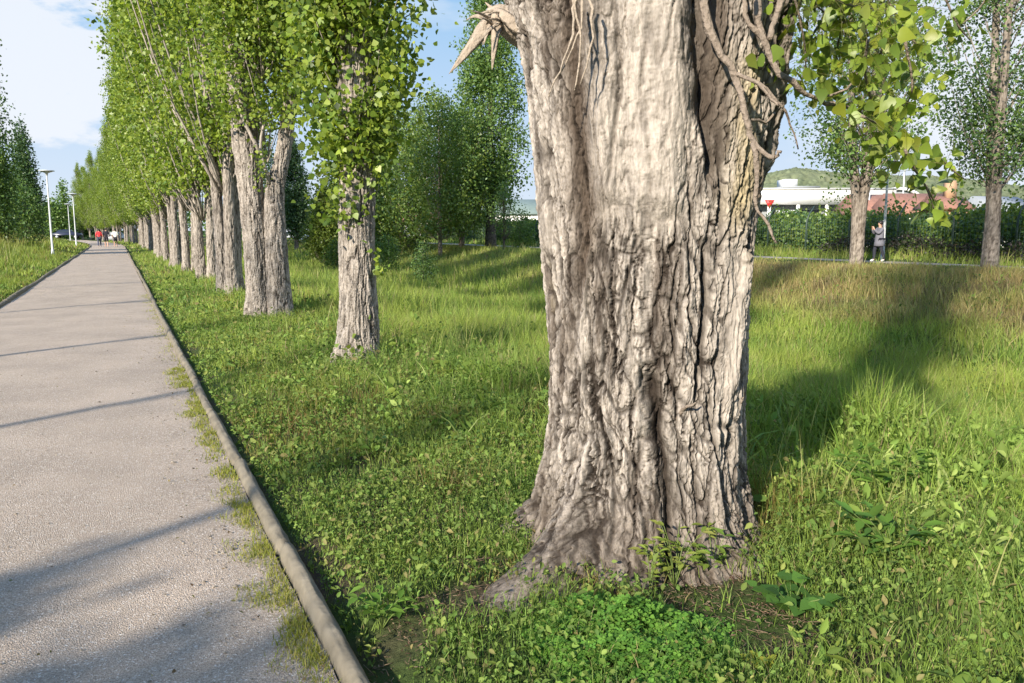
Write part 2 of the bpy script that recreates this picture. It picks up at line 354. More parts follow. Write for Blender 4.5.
# ------------------------------------------------------------------ trunks with real bark relief
def bark_disp(Q, amp=1., s=1.):
    """Q (...,3) point; relief along the normal and crack mask"""
    x, y, z = Q[..., 0] * s, Q[..., 1] * s, Q[..., 2] * s
    wx = .035 * perlin(x * 3, y * 3, z * 1.2) + .02 * perlin(x * 11, y * 11, z * 5)
    wy = .035 * perlin(x * 3 + 9, y * 3, z * 1.2 + 4)
    jx = perlin(x * 34, y * 34, z * 26); jy = perlin(x * 34 + 7, y * 34, z * 26 + 5); kx = perlin(x * 90, y * 90, z * 70)
    a, b = x + wx + .008 * jx + .003 * kx, y + wy + .008 * jy + .003 * kx        # broken, jagged fissure edges
    f1 = perlin(a * 9.5, b * 9.5, z * 1.05); f2 = perlin(a * 24 + 3, b * 24, z * 2.6); f3 = perlin(a * 58, b * 58, z * 6); f4 = perlin(x * 130, y * 130, z * 60)
    f5 = perlin(a * 38 + 5, b * 38, z * 1.9); f6 = perlin(a * 17 + 2 + z * 1.2, b * 17, z * 3.6)
    c1 = np.exp(-(np.abs(f1) / .05) ** 1.1); c2 = np.exp(-(np.abs(f2) / .06) ** 1.1); c3 = np.exp(-(np.abs(f3) / .10) ** 1.3); c6 = np.exp(-(np.abs(f6) / .05) ** 1.3)
    u_ = (f6 * .8 + f1 * .5 + .22 * f3) * 6; q = (np.floor(u_) + sstep(.0, .35, u_ - np.floor(u_))) / 6     # flaking plates
    ms = sstep(-.25, .25, perlin(x * 2.3 + 4, y * 2.3, z * 1.3))
    d = -.026 * c1 - .012 * c2 - .011 * c6 * ms + .022 * q * (.4 + .6 * ms) + .007 * (1 - np.abs(f5) * 3) - .005 * c3 + .0034 * f4 + .0015 * jx + .006 * perlin(x * 3.1, y * 3.1, z * .6)
    crack = np.clip(c1 ** 1.3 + c2 ** 1.3 * .75 + c6 ** 1.4 * .85 * ms + c3 ** 1.5 * .5, 0, 1)
    return d * amp, crack
def bark_tube(spine, rad, nphi, nz, amp=1., s=1., roots=(), seed=0, flat=None):
    P = spline(spine, nz); rad = np.interp(np.linspace(0, 1, nz), np.linspace(0, 1, len(rad)), rad)
    phi = np.arange(nphi) / nphi * 2 * np.pi
    T, U, W = frames(P)
    Rr = rad[:, None] * np.ones((1, nphi))
    zz = P[:, 2:3]
    for (a, wd, am, zs) in roots:
        dd = (phi - a + np.pi) % (2 * np.pi) - np.pi
        Rr = Rr + am * np.exp(-(dd / wd) ** 2)[None] * np.exp(-np.clip(zz, -.2, 9) / zs)
    Ux = np.array([1., 0, 0]); 
    dirv = np.cos(phi)[None, :, None] * np.array([1., 0, 0]) + np.sin(phi)[None, :, None] * np.array([0, 1., 0])
    dirv = np.repeat(dirv, nz, 0)
    dirv = dirv - T[:, None] * (dirv * T[:, None]).sum(-1, keepdims=True)
    Q = P[:, None] + dirv * Rr[..., None]
    d, cr = bark_disp(Q + seed * 7.3, amp, s)
    V = Q + dirv * d[..., None]
    g = np.clip(.35 * perlin(Q[..., 0] * 2 + seed, Q[..., 1] * 2, Q[..., 2] * 1.1) + .0, 0, 1)
    pa = np.clip(perlin(Q[..., 0] * 6 + seed, Q[..., 1] * 6, Q[..., 2] * 1.3) * 1.6, 0, .8)
    bk = np.stack([cr * .85, g, 0 * g, pa], -1)
    k = len(P) * nphi
    V = np.concatenate([V.reshape(-1, 3), P[-1:]]); bk = np.concatenate([bk.reshape(-1, 4), bk.reshape(-1, 4)[-1:]])
    j = np.arange(nphi); b = (nz - 1) * nphi
    return V, [gridf(nz, nphi, True), np.stack([np.full(nphi, k), b + j, b + (j + 1) % nphi], -1)], bk
class BK(MB):
    def __init__(s): super().__init__(); s.B = []
    def bark(s, *a, **k): V, Fs, B = bark_tube(*a, **k); s.add(V, Fs); s.B.append(B)
    def stem(s, pts, rad, n=8, wob=0.1):
        V, Fs = tube(pts, rad, n, True, wob); s.add(V, Fs); B = np.zeros((len(V), 4)); B[:, 3] = .4; B[:, 0] = rng.random(len(V)) * .25; s.B.append(B)
    def done(s, name, mat, parent): return s.build(name, mat, parent, True, {'bk': np.concatenate(s.B)})

# ------------------------------------------------------------------ leaves
POPL = np.array([[0, 0, 0], [.38, .14, .03], [.52, .36, .0], [.34, .66, -.05], [0, 1.12, -.16], [-.34, .66, -.05], [-.52, .36, 0], [-.38, .14, .03]])
BIGL = np.array([[0, .45, .03], [0, 0, 0], [.26, .02, .02], [.46, .16, .0], [.50, .34, -.02], [.36, .58, -.03], [.19, .84, -.08], [.0, 1.16, -.2], [-.19, .84, -.08], [-.36, .58, -.03], [-.50, .34, -.02], [-.46, .16, 0], [-.26, .02, .02]])
DIAM = np.array([[0, 0, 0], [.46, .42, .06], [0, 1.1, -.08], [-.46, .42, .06]])
OVAL = np.array([[0, 0, 0], [.17, .25, .05], [.2, .6, .05], [0, 1.05, -.1], [-.2, .6, .05], [-.17, .25, .05]])
def rand_rot(n, up=.5, r=rng):
    """orthonormal frames: normal biased up, tip direction random and drooping"""
    nrm = r.normal(size=(n, 3)); nrm[:, 2] = np.abs(nrm[:, 2]) * (.4 + up) + up * .6; nrm /= np.linalg.norm(nrm, axis=1)[:, None]
    t = r.normal(size=(n, 3)); t[:, 2] -= .35; t -= nrm * (t * nrm).sum(1)[:, None]; t /= np.linalg.norm(t, axis=1)[:, None]
    return np.cross(t, nrm), t, nrm
def leaves(P, size, cols, shape=DIAM, up=.4, r=rng, frame=None):
    n = len(P); U, T, Nn = frame if frame is not None else rand_rot(n, up, r)
    size = np.broadcast_to(size, (n,))
    sh = shape * 1.0; k = len(sh)
    V = P[:, None] + size[:, None, None] * (sh[None, :, 0:1] * U[:, None] + sh[None, :, 1:2] * T[:, None] + sh[None, :, 2:3] * Nn[:, None])
    base = np.arange(n)[:, None] * k
    if k == 4: Fs = [np.concatenate([base + [[0, 1, 2]], base + [[0, 2, 3]]])]
    elif k == 13: j = np.arange(12); Fs = [np.concatenate([base + [[0, 1 + a, 1 + (a + 1) % 12]] for a in j])]
    elif k == 8: Fs = [np.concatenate([base + [[0, 1, 2, 3]], base + [[0, 3, 4, 4]]])[:0], base + [[0, 1, 2, 3]], base + [[0, 3, 4, 5]], base + [[0, 5, 6, 7]]]
    else: Fs = [base + [[0, 1, 2, 3]], base + [[0, 3, 4, 5]]]
    return V.reshape(-1, 3), Fs, np.repeat(cols, k, 0)
def mixcols(n, cols, r=rng, var=.18):
    cols = np.array(cols); i = r.integers(0, len(cols), n); j = r.integers(0, len(cols), n); t = r.random((n, 1))
    c = cols[i] * (1 - t) + cols[j] * t
    return np.clip(c * (1 + var * r.normal(size=(n, 1))), .004, .9)
LG = [(.24, .315, .045), (.18, .27, .045), (.31, .37, .070), (.115, .19, .038), (.22, .30, .042)]      # fresh poplar green
LD = [(.050, .095, .028), (.065, .115, .030), (.040, .075, .026)]                        # darker trees
def crown_pts(r, z0, z1, rf, ncl, per, sig, gap=.0, off=None, shell=.55, gapf=.7):
    """cluster centres in a crown volume; rf(t) radius by relative height"""
    out = []
    m = ncl * 3
    t = r.random(m); zz = z0 + (z1 - z0) * t; th = r.random(m) * 2 * np.pi
    rad = rf(t) * (shell + (1 - shell) * r.random(m)) * np.sqrt(.25 + .75 * r.random(m))
    keep = r.random(m) < (rf(t) / rf(np.linspace(0, 1, 50)).max()) ** 1.2 + .06
    x = rad * np.cos(th); y = rad * np.sin(th)
    if gap: keep &= perlin(x * gapf + 5, y * gapf, zz * gapf * .7) > gap - .35
    C = np.stack([x, y, zz], -1)[keep][:ncl]
    P = np.repeat(C, per, 0); e = r.normal(size=P.shape) * sig; e[:, 2] *= 1.25
    return P + e, C
def limbs(bk, r, C, z0, n, r0, steep=1.6, nseg=6):
    """thin limbs from the axis up to cluster centres"""
    idx = r.choice(len(C), min(n, len(C)), replace=False)
    for i in idx:
        c = C[i]; h = np.hypot(c[0], c[1]); zb = max(z0, c[2] - h * steep - .5)
        a = np.array([c[0] * .06, c[1] * .06, zb]); m = np.array([c[0] * .55, c[1] * .55, zb + (c[2] - zb) * .45]) + r.normal(size=3) * .06
        rr = r0 * (.5 + .8 * r.random()); bk.stem(spline([a, m, c], nseg), np.linspace(rr, rr * .3, nseg), 5)

# ------------------------------------------------------------------ the big near poplar
TX, TY = .68, 4.05
def build_main():
    root = thing('poplar_tree', (TX, TY, 0), 'huge old poplar with a broad pale furrowed trunk and torn splinters, right in the foreground', 'tree')
    o3 = np.array([TX, TY, 0])
    front = np.array([-TX, -TY]) / math.hypot(TX, TY); right = np.array([-front[1], front[0]])
    F3 = np.array([front[0], front[1], 0]); R3 = np.array([right[0], right[1], 0])
    py = np.array([-170, -80, 0, 25, 50, 100, 150, 200, 250, 300, 350, 400, 450, 500, 533, 640])
    xl = np.array([430, 470, 500, 506, 516, 526, 531, 535, 541, 548, 552, 554, 554, 550, 542, 530])
    xr = np.array([860, 815, 794, 790, 785, 778, 768, 758, 751, 746, 742, 739, 737, 740, 747, 760])
    pts_l = np.array([at(a, b, TY) for a, b in zip(xl, py)]); pts_r = np.array([at(a, b, TY) for a, b in zip(xr, py)])
    zt = pts_l[::-1, 2]; XL = pts_l[::-1, 0] - TX; XR = pts_r[::-1, 0] - TX
    nz, nf, nb = 1150, 740, 150
    z = np.linspace(-.22, 3.35, nz)
    phi = np.concatenate([np.linspace(-np.pi * .56, np.pi * .56, nf), np.linspace(np.pi * .56, 2 * np.pi - np.pi * .56, nb + 2)[1:-1]])
    cx = np.interp(z, zt, (XL + XR) / 2); hw = np.interp(z, zt, (XR - XL) / 2) * (1 - .045 * sstep(.6, 2., z))
    dep = np.minimum(hw, .50 + .12 * np.clip(z - 1.5, 0, 2))
    ph = (phi + np.pi) % (2 * np.pi) - np.pi
    PH, Z = np.meshgrid(ph, z)
    rs = np.ones_like(PH)
    # roots (angle from the camera side, width, length, height)
    ext = np.zeros_like(PH)
    for (a, wd, am, zs) in [(-31, 13, .74, .16), (-34, 30, .12, .45), (-88, 16, .26, .22), (-62, 8, .08, .3), (46, 15, .26, .16), (4, 30, .24, .20), (78, 14, .14, .2), (150, 20, .5, .15), (-150, 20, .4, .15), (25, 7, .07, .35), (-12, 8, .05, .3)]:
        dd = (PH - R(a) + np.pi) % (2 * np.pi) - np.pi
        ext += am * np.exp(-(dd / R(wd)) ** 2) * np.exp(-np.clip(Z, -.1, 9) / zs)
    # polylines given on the visible face -> (phi, z)
    def face(pl):
        out = []
        for (a, b) in pl:
            p = at(a, b, TY - .42)
            zz = p[2]; hwz = np.interp(zz, zt, (XR - XL) / 2); c = np.interp(zz, zt, (XL + XR) / 2)
            ty = at(a, b, TY)                # silhouettes were measured at axis depth
            q = np.clip(((ty[0] - TX) - c) / hwz, -.97, .97)
            out.append((math.asin(q) if zz < .3 else math.copysign(math.asin(abs(q) ** (1 / .72)), q), zz))
        return np.array(out)
    def band(pl, wd, end=.06):
        f = face(pl); f = f[np.argsort(f[:, 1])]
        pc = np.interp(z, f[:, 1], f[:, 0]); pc = pc + .03 * perlin(z * 5, 1.7, f[0, 0] * 9) + .012 * perlin(z * 17, 3, f[0, 0] * 9)
        m = sstep(f[0, 1] - end, f[0, 1] + end, z) * (1 - sstep(f[-1, 1] - end, f[-1, 1] + end, z))
        wv = wd * (1 + .5 * perlin(z * 4, 8.2, f[0, 0] * 5))
        d = (PH - pc[:, None]) * .5
        return np.exp(-(d / wv[:, None]) ** 2) * m[:, None], d / wv[:, None]
    D = np.zeros_like(PH); crk = np.zeros_like(PH); brn_shade = np.zeros_like(PH); yel = np.zeros_like(PH); pal = np.zeros_like(PH); smooth = np.zeros_like(PH)
    grooves = [([(698, 250), (701, 300), (694, 350), (689, 400)], .016, .060, .9), ([(699, 395), (704, 440), (710, 500), (714, 545)], .013, .045, .8),
               ([(650, 370), (655, 420), (662, 460), (668, 500), (662, 540), (658, 600)], .020, .085, .9),
               ([(690, -60), (692, 0), (696, 60), (702, 120), (706, 175)], .034, .10, .55), ([(712, 130), (716, 190), (712, 230)], .014, .04, .7),
               ([(577, -40), (579, 60), (583, 120), (588, 180), (592, 240), (583, 300), (579, 380)], .030, .028, .25),
               ([(621, -20), (623, 60), (620, 120), (612, 190)], .007, .016, .55),
               ([(642, 235), (628, 280), (618, 330)], .007, .022, .8), ([(572, 300), (562, 350), (556, 400)], .007, .016, .7),
               ([(735, 380), (727, 430), (738, 500), (752, 560)], .011, .035, .8), ([(676, 250), (668, 300), (672, 340)], .009, .025, .7),
               ([(590, 400), (585, 460), (575, 520)], .009, .022, .5), ([(612, 330), (606, 400), (618, 470), (622, 540)], .009, .022, .6),
               ([(640, 430), (636, 480), (645, 540)], .008, .02, .6), ([(684, 430), (690, 490), (684, 560)], .010, .03, .7),
               ([(560, 420), (563, 480), (548, 540)], .012, .03, .5), ([(547, 130), (556, 200), (562, 280)], .008, .014, .4),
               ([(767, 20), (762, 90), (757, 150)], .02, .04, .6), ([(740, 160), (728, 200), (712, 250)], .008, .02, .6)]
    for pl, wd, dp, ck in grooves:
        g, _ = band(pl, wd); D -= dp * g; crk = np.maximum(crk, ck * g)
    ridges = [([(598, -60), (602, 60), (607, 130), (612, 200)], .05, .045), ([(655, -60), (658, 60), (660, 130), (664, 210)], .055, .06), ([(545, 60), (548, 150), (556, 260)], .05, .03),
              ([(735, 250), (725, 330), (718, 400)], .05, .03), ([(706, 420), (702, 480), (708, 545)], .028, .035), ([(625, 300), (634, 360), (640, 420)], .02, .02),
              ([(594, 200), (597, 240), (589, 330), (592, 400)], .010, .016), ([(640, 185), (638, 240)], .01, .014), ([(677, 240), (683, 300), (676, 370)], .02, .025), ([(545, 480), (540, 520), (530, 570)], .04, .03),
              ([(600, 440), (600, 520), (604, 600)], .03, .03), ([(640, 500), (635, 600)], .03, .025), ([(775, 0), (770, 90), (762, 170)], .03, .04)]
    for pl, wd, dp in ridges:
        g, _ = band(pl, wd); D += dp * g
    for pl, wd, a in [([(598, -60), (602, 60), (607, 130), (612, 220)], .06, 1.), ([(655, -60), (658, 60), (660, 130), (664, 225)], .075, .95), ([(727, 250), (722, 330), (716, 400)], .05, .95), ([(706, 420), (702, 480), (708, 520)], .018, .9),
                      ([(594, 200), (597, 240), (589, 330), (592, 400)], .010, .9), ([(640, 185), (638, 240)], .008, .9), ([(625, 300), (634, 360), (640, 420)], .016, .6), ([(545, 100), (550, 180), (560, 250)], .03, .4), ([(648, 70), (650, 200)], .03, .6)]:
        g, _ = band(pl, wd); pal = np.maximum(pal, a * g)
    for pl, wd, a in [([(577, -40), (579, 60), (583, 120), (588, 180), (592, 240), (583, 300)], .075, .95), ([(545, -40), (560, 30), (570, 60)], .06, .75), ([(705, -60), (708, 20), (708, 90), (708, 150)], .07, .8), ([(775, -60), (765, 40), (760, 60)], .09, .6), ([(672, 240), (668, 300), (672, 370)], .03, .45), ([(575, 300), (577, 400)], .02, .4), ([(668, 500), (664, 600)], .05, .5), ([(770, -40), (765, 150)], .05, .5)]:  # seam is brown bark; upper right bands paint the recess shadow
        g, _ = band(pl, wd, .15); brn_shade = np.maximum(brn_shade, a * g)
    for pl, wd, a in [([(738, 70), (738, 110), (738, 160), (728, 225)], .085, .95), ([(740, 190), (735, 280)], .04, .3), ([(556, 260), (560, 330)], .02, .25)]:
        g, _ = band(pl, wd, .12); yel = np.maximum(yel, a * g)
    # knots
    for (a, b, rr, hh) in [(703, 155, .045, .03), (548, 205, .02, .02), (685, 378, .02, .025), (667, 470, .03, .02)]:
        (pc, zc), = face([(a, b)]); d = np.hypot((PH - pc) * .5, (Z - zc) * .75) / rr
        D += hh * np.exp(-d**2) - hh * .8 * np.exp(-(d / .35) ** 2); crk = np.maximum(crk, .6 * np.exp(-(d / .3) ** 2))
    SE = .72 + .28 * sstep(.5, .1, Z)
    SN = np.sign(np.sin(PH)) * np.abs(np.sin(PH)) ** SE; CS = np.sign(np.cos(PH)) * np.abs(np.cos(PH)) ** SE
    QX = cx[:, None] + hw[:, None] * SN + ext * np.sin(PH); QF = dep[:, None] * CS + ext * np.cos(PH)
    SX, SF, SZ = QX.copy(), QF.copy(), Z.copy()
    QX = QX - ext * np.sin(PH); QF = QF - ext * np.cos(PH); Z = Z - ext * 1.1      # bark grain runs out along the roots
    Q = np.stack([QX, QF, Z], -1)
    sm = np.clip(pal * .8, 0, .62)
    bd, cr = bark_disp(Q + 3.3, 1.0, 1.)
    # diagonal plates in the lower half
    dg = perlin((QX + Z * .28) * 13, QF * 13, Z * 5 + 3); c4 = np.exp(-(dg / .09) ** 2) * sstep(2.0, 1.5, Z)
    fine = perlin(QX * 75, QF * 75, Z * 9)                  # fibres on the pale wood
    D += bd * (1 - sm * .85) - .012 * c4 * (1 - sm) + sm * .009 * fine - sm * .008 * np.exp(-(np.abs(perlin(QX * 16, QF * 16, Z * .8)) / .05) ** 1.3) + .003 * brn_shade * perlin(QX * 60, QF * 60, Z * 30)
    D += .034 * (np.abs(perlin(QX * 4.2 + .25 * perlin(QX * 2, 3, Z * 2), QF * 4.2, Z * .55 + 6)) - .12) * (1 - sm)
    D += .006 * brn_shade * np.abs(perlin(QX * 34, QF * 34, Z * 22))
    crk = np.clip(np.maximum(crk, np.maximum(cr * .9, c4 * .7) * (1 - sm * .9)), 0, 1)
    Zn = Z; Z = SZ; X = SX + D * np.sin(PH); Fd = SF + D * np.cos(PH)
    V = X[..., None] * R3 + Fd[..., None] * F3; V[..., 2] = Z
    st = .85 * perlin(QX * 10 + .04 * perlin(QX * 4, QF * 4, Z * 3), QF * 10, Z * .75 + 2) + .5 * perlin(QX * 26, QF * 26, Z * 1.8) + .35 * perlin(QX * 60, QF * 60, Z * 14)
    pal2 = np.clip(pal + .95 * sstep(.08, .30, st) * sstep(.3, .6, Z), 0, 1) * (1 - brn_shade) * (.75 + .25 * sstep(-.3, .3, perlin(QX * 30, QF * 30, Z * 4)))
    brn_shade = np.maximum(brn_shade, .62 * sstep(.10, .45, -st) * (1 - pal)); yel = yel * (1 - .4 * sstep(0, .4, st))
    low = sstep(.62, .1, Z + .12 * perlin(QX * 5, QF * 5, 1.))   # bark gets darker and browner towards the foot
    crk = np.clip(crk * 1.1 + .15 * sstep(.1, .4, -st) * (1 - pal), 0, 1)
    bk = np.stack([crk, np.clip(np.maximum(brn_shade, .62 * low), 0, 1), yel, pal2 * (1 - low)], -1)
    mk('trunk', V, [gridf(nz, len(ph), True)], M['bark'], root, {'bk': bk.reshape(-1, 4)}, smooth=False)
    # stems above the picture
    b = BK(); r = np.random.default_rng(5)
    for (x0, y0, x1, y1, rr) in [(-.38, 0, -1.1, .2, .24), (-.05, .1, -.1, -.2, .30), (.45, .1, .9, .5, .24), (.1, .35, .2, 1.0, .24)]:
        b.bark([(x0, y0, 3.0), (x0 * 1.1, y0, 4.), ((x0 + x1) / 2, (y0 + y1) / 2, 8), (x1, y1, 15)], [rr * 1.2, rr, rr * .7, .05], 28, 60, seed=int(x0 * 10) + 9)
    rf = lambda t: 2.5 * np.sin(np.pi * np.clip(t * .92 + .08, 0, 1)) ** .6
    Pp, C = crown_pts(r, 4.2, 18, rf, 620, 22, .22, .2)
    limbs(b, r, C, 3.6, 90, .035)
    b.done('stems', M['bark'], root)
    V, Fs, c = leaves(Pp, .085 * (.7 + .5 * r.random(len(Pp))), mixcols(len(Pp), LG, r), DIAM, .3, r)
    mk('crown', V, Fs, M['leaf'], root, {'col': c}, smooth=False)
    loc = lambda p: p - o3
    # bare dead branches at the right of the trunk
    Yd = TY - .66
    def br(pl, r0, r1, name='dead_branch', n=28, mat=None):
        pts = np.array([loc(at(a, b_, y)) for a, b_, y in pl]); n = int(np.clip(np.linalg.norm(np.diff(pts, axis=0), axis=1).sum() / .032, 7, 30)); Q = spline(pts, n); Q += np.random.default_rng(int(pl[0][0])).normal(size=Q.shape) * (.15 * r1 + .003)
        V, Fs = tube(Q, np.linspace(r0, r1, n) * (1 + .35 * np.random.default_rng(2).random(n)) * .85, 9, True, .3)
        return mk(name, V, Fs, mat or M['twig'], root)
    br([(703, -40, Yd), (708, 25, Yd - .05), (735, 75, Yd - .08), (745, 112, Yd - .1), (753, 140, Yd - .12), (772, 158, Yd - .15), (780, 150, Yd - .17)], .020, .006)
    br([(735, 76, Yd - .08), (757, 82, Yd - .1), (772, 100, Yd - .12), (778, 106, Yd - .14)], .010, .004)
    br([(757, 82, Yd - .1), (780, 105, Yd - .1), (792, 125, Yd - .05), (797, 148, Yd - .02)], .007, .003)
    br([(753, 142, Yd - .12), (757, 175, Yd - .12), (755, 205, Yd - .1), (768, 225, Yd - .1), (774, 243, Yd - .12)], .011, .005)
    br([(752, -40, Yd), (758, 10, Yd - .04), (765, 45, Yd - .05), (782, 75, Yd - .05), (815, 98, Yd + .02), (845, 107, Yd + .1), (862, 116, Yd + .15)], .017, .006)
    br([(792, -50, Yd), (780, 5, Yd - .04), (768, 40, Yd - .05)], .016, .012)
    br([(765, 40, Yd - .05), (748, 20, Yd - .03), (742, -20, Yd)], .012, .008)
    br([(815, 98, Yd + .02), (840, 92, Yd), (858, 75, Yd), (868, 40, Yd)], .006, .003)
    br([(672, 426, TY - .42), (682, 412, TY - .50), (688, 406, TY - .54), (696, 402, TY - .56)], .012, .004)
    br([(726, 432, TY - .28), (735, 415, TY - .36), (741, 403, TY - .40), (744, 397, TY - .41)], .010, .003)
    br([(742, 118, Yd - .1), (765, 122, Yd), (775, 112, Yd)], .007, .004)
    # roots creeping over ground
    # torn splinters at the upper left
    def shard(pl, wd, th, name='torn_splinter'):
        pts = spline(np.array([loc(at(a, b_, y)) for a, b_, y in pl]), 14); T, U, W = frames(pts); n = len(pts)
        q = np.linspace(0, 1, n); wv = wd * (1 - q ** 1.6) ** .9 * (1 + .25 * perlin(q * 6, wd * 50, 0)) + .001; t_ = th * (1 - q * .7)
        side = np.cross(T, [0, -1., 0]); side /= np.linalg.norm(side, axis=1)[:, None]; nn = np.cross(side, T)
        ring = []
        for c, d in [(-1, 0), (-.5, .9), (-.1, .35), (.3, 1), (1, .1), (.4, -.8), (-.4, -.7)]: ring.append(pts + side * (wv * c)[:, None] + nn * (t_ * d)[:, None])
        V = np.stack(ring, 1)
        return mk(name, V, [gridf(n, 7, True)], M['torn'], root, smooth=False)
    Ys = TY - .1
    shard([(500, 22, Ys + .05), (488, 25, Ys - .08), (472, 45, Ys - .12), (449, 74, Ys - .16)], .048, .010)
    shard([(502, 22, Ys), (496, 32, Ys - .1), (494, 50, Ys - .12), (492, 70, Ys - .12)], .024, .008)
    shard([(530, 34, Ys - .1), (512, 22, Ys - .12), (500, 12, Ys - .1), (494, 8, Ys - .05)], .034, .014)
    shard([(510, 25, Ys), (490, 20, Ys - .05), (476, 16, Ys - .05), (466, 20, Ys)], .016, .006)
    shard([(505, 18, Ys), (494, 10, Ys - .05), (485, 2, Ys - .05)], .018, .008)
    shard([(500, 30, Ys), (484, 34, Ys - .05), (470, 36, Ys)], .012, .006)
    b2 = MB(); b2.tube([loc(at(545, 38, TY)), loc(at(515, 24, Ys)), loc(at(494, 16, Ys - .04)), loc(at(486, 12, Ys - .05))], [.10, .075, .05, .02], 14, True, .3); b2.build('broken_stub', M['torn'], root)
    rr_ = np.random.default_rng(77)
    for q in range(9):
        a0, b0 = 496 + rr_.uniform(-4, 12), 20 + rr_.uniform(-10, 12); an = rr_.uniform(2.2, 4.6); l = rr_.uniform(12, 30); dy = rr_.uniform(-.12, .0)
        shard([(a0 + 6, b0, Ys + .03), (a0, b0, Ys - .04), (a0 + math.cos(an) * l * .6, b0 - math.sin(an) * l * .5, Ys - .06 + dy), (a0 + math.cos(an) * l, b0 - math.sin(an) * l * .9 + 3, Ys - .06 + dy * 1.5)], rr_.uniform(.006, .016), .005)
    # hanging bark strips in the left seam
    for (a, b_, c, d) in [(578, -10, 548, 98), (583, -10, 560, 75), (572, -10, 575, 90), (590, 0, 580, 85)]:
        m = ((a + c) / 2 + 7, (b_ + d) / 2)
        br([(a, b_, Yd - .04), (*m, Yd - .05), (c, d, Yd - .02)], .006, .003, 'hanging_bark_strip', 16, M['torn'])
    # leafy sprays at the upper right
    r = np.random.default_rng(21); LP = []; LS = []
    sprays = [([(800, -60), (812, 0), (845, 20), (885, 28)], 46, 24), ([(830, -50), (880, -10), (905, 30), (930, 60)], 42, 24), ([(790, -20), (800, 20), (806, 60), (800, 85)], 30, 20),
              ([(868, 40), (865, 70), (872, 100), (890, 125), (905, 150)], 60, 20), ([(885, 28), (880, 60), (878, 85)], 40, 20), ([(905, 150), (915, 170), (925, 185), (935, 212)], 16, 14),
              ([(905, 140), (930, 150), (955, 172), (966, 180)], 12, 10), ([(862, 116), (880, 125), (900, 135)], 24, 16), ([(930, -40), (955, 20), (970, 40)], 6, 14), ([(845, 20), (838, 45), (835, 75)], 44, 22),
              ([(815, -40), (835, 0), (855, 10)], 46, 24), ([(985, -40), (985, 0), (950, 35)], 7, 12), ([(700, -40), (702, 0), (704, 12)], 5, 8), ([(925, 185), (938, 208), (940, 222)], 6, 8), ([(905, 40), (912, 90), (895, 120)], 16, 22), ([(800, -20), (850, 5), (900, 10)], 50, 22)]
    for pl, n, spread in sprays:
        dd = Yd + r.uniform(-.35, .35); pts = spline(np.array([loc(at(a, b_, dd + .1 * i)) for i, (a, b_) in enumerate(pl)]), 16)
        V, Fs = tube(pts, np.linspace(.006, .0022, 16), 6); tw = mk('leafy_twig', V, Fs, M['twig'], root)
        n = int(n * 2.0); i = r.integers(1, 16, n); sd = spread / 800 * 3.9
        e = r.normal(size=(n, 3)) * sd * np.array([.8, .9, .8]); LP = pts[i] + e; LS = .024 + .042 * r.random(n) ** 1.4
        cc = mixcols(n, LG + [(.24, .27, .03), (.20, .28, .04)], r)
        V, Fs, c = leaves(LP, LS, cc, BIGL, .1, r); mb = MB(); mb.add(V, Fs); C2 = [c]
        for q in range(n):                                    # stalks tie every leaf to the twig
            a_ = pts[max(0, i[q] - 1)]; m_ = (a_ + LP[q]) / 2 + [0, 0, .01]; st, sf = tube([a_, m_, LP[q]], .0009, 3, False); mb.add(st, sf); C2.append(np.tile([.2, .2, .06], (len(st), 1)))
        mb.build('twig_leaves', M['leaf'], tw, False, {'col': np.concatenate(C2)})
build_main()

# ------------------------------------------------------------------ row of poplars along the path
GRP = 'poplars in the row along the gravel path'
def row_xy(k, dw=0): 
    x, y = sw_to_xy(.72 + 5.75 * k, 1.7 + dw); return float(x), float(y)
def build_t2():
    x, y = row_xy(1); x, y = -1.80, 9.35
    root = thing('poplar_tree', (x, y, 0), 'single straight poplar trunk with leaf shoots starting low, second from the right in the row', 'tree', GRP)
    b = BK(); r = np.random.default_rng(11)
    roots = [(R(200), .5, .12, .3), (R(-30), .4, .05, .25), (R(260), .4, .06, .3), (R(60), .5, .08, .3), (R(130), .4, .06, .3)]
    b.bark([(-.03, 0, -.15), (0, 0, .5), (.0, 0, 1.5), (.03, 0, 3.), (0, 0, 6), (.1, 0, 11), (.1, 0, 18)], [.25, .22, .205, .195, .17, .12, .03], 240, 1200, 1., 1.5, roots, 2)
    def rf(t): return np.interp(t, [0, .06, .15, .4, .8, 1], [.28, .50, .95, 1.4, 1.1, .2])
    P1, C1 = crown_pts(r, 2.2, 6.2, lambda t: np.interp(t, [0, .12, .3, 1], [.30, .58, .82, 1.15]), 1250, 20, .12, .06, shell=.25, gapf=1.6)
    P2, C2 = crown_pts(r, 6, 18, rf, 700, 12, .22, .1)
    limbs(b, r, C1, 1.9, 110, .009, 1.2); limbs(b, r, C2, 5, 40, .025)
    P3 = r.normal(size=(150, 3)) * [.16, .12, .12] + [-.12, -.22, 1.85]; P4 = r.normal(size=(60, 3)) * [.12, .06, .14] + [-.02, -.27, .25]; P5 = r.normal(size=(30, 3)) * [.05, .06, .08] + [.26, -.1, 1.2]
    b.done('trunk', M['bark'], root)
    P1 = np.concatenate([P1, P3, P4[:14], P5])
    V1, F1, c1 = leaves(P1, .062 * (.6 + .7 * r.random(len(P1))), mixcols(len(P1), LG, r), POPL, .25, r)
    V2, F2, c2 = leaves(P2, .09 * (.6 + .7 * r.random(len(P2))), mixcols(len(P2), LG, r), DIAM, .3, r)
    mb = MB(); mb.add(V1, F1); mb.add(V2, F2); mb.build('crown', M['leaf'], root, False, {'col': np.concatenate([c1, c2])})
build_t2()
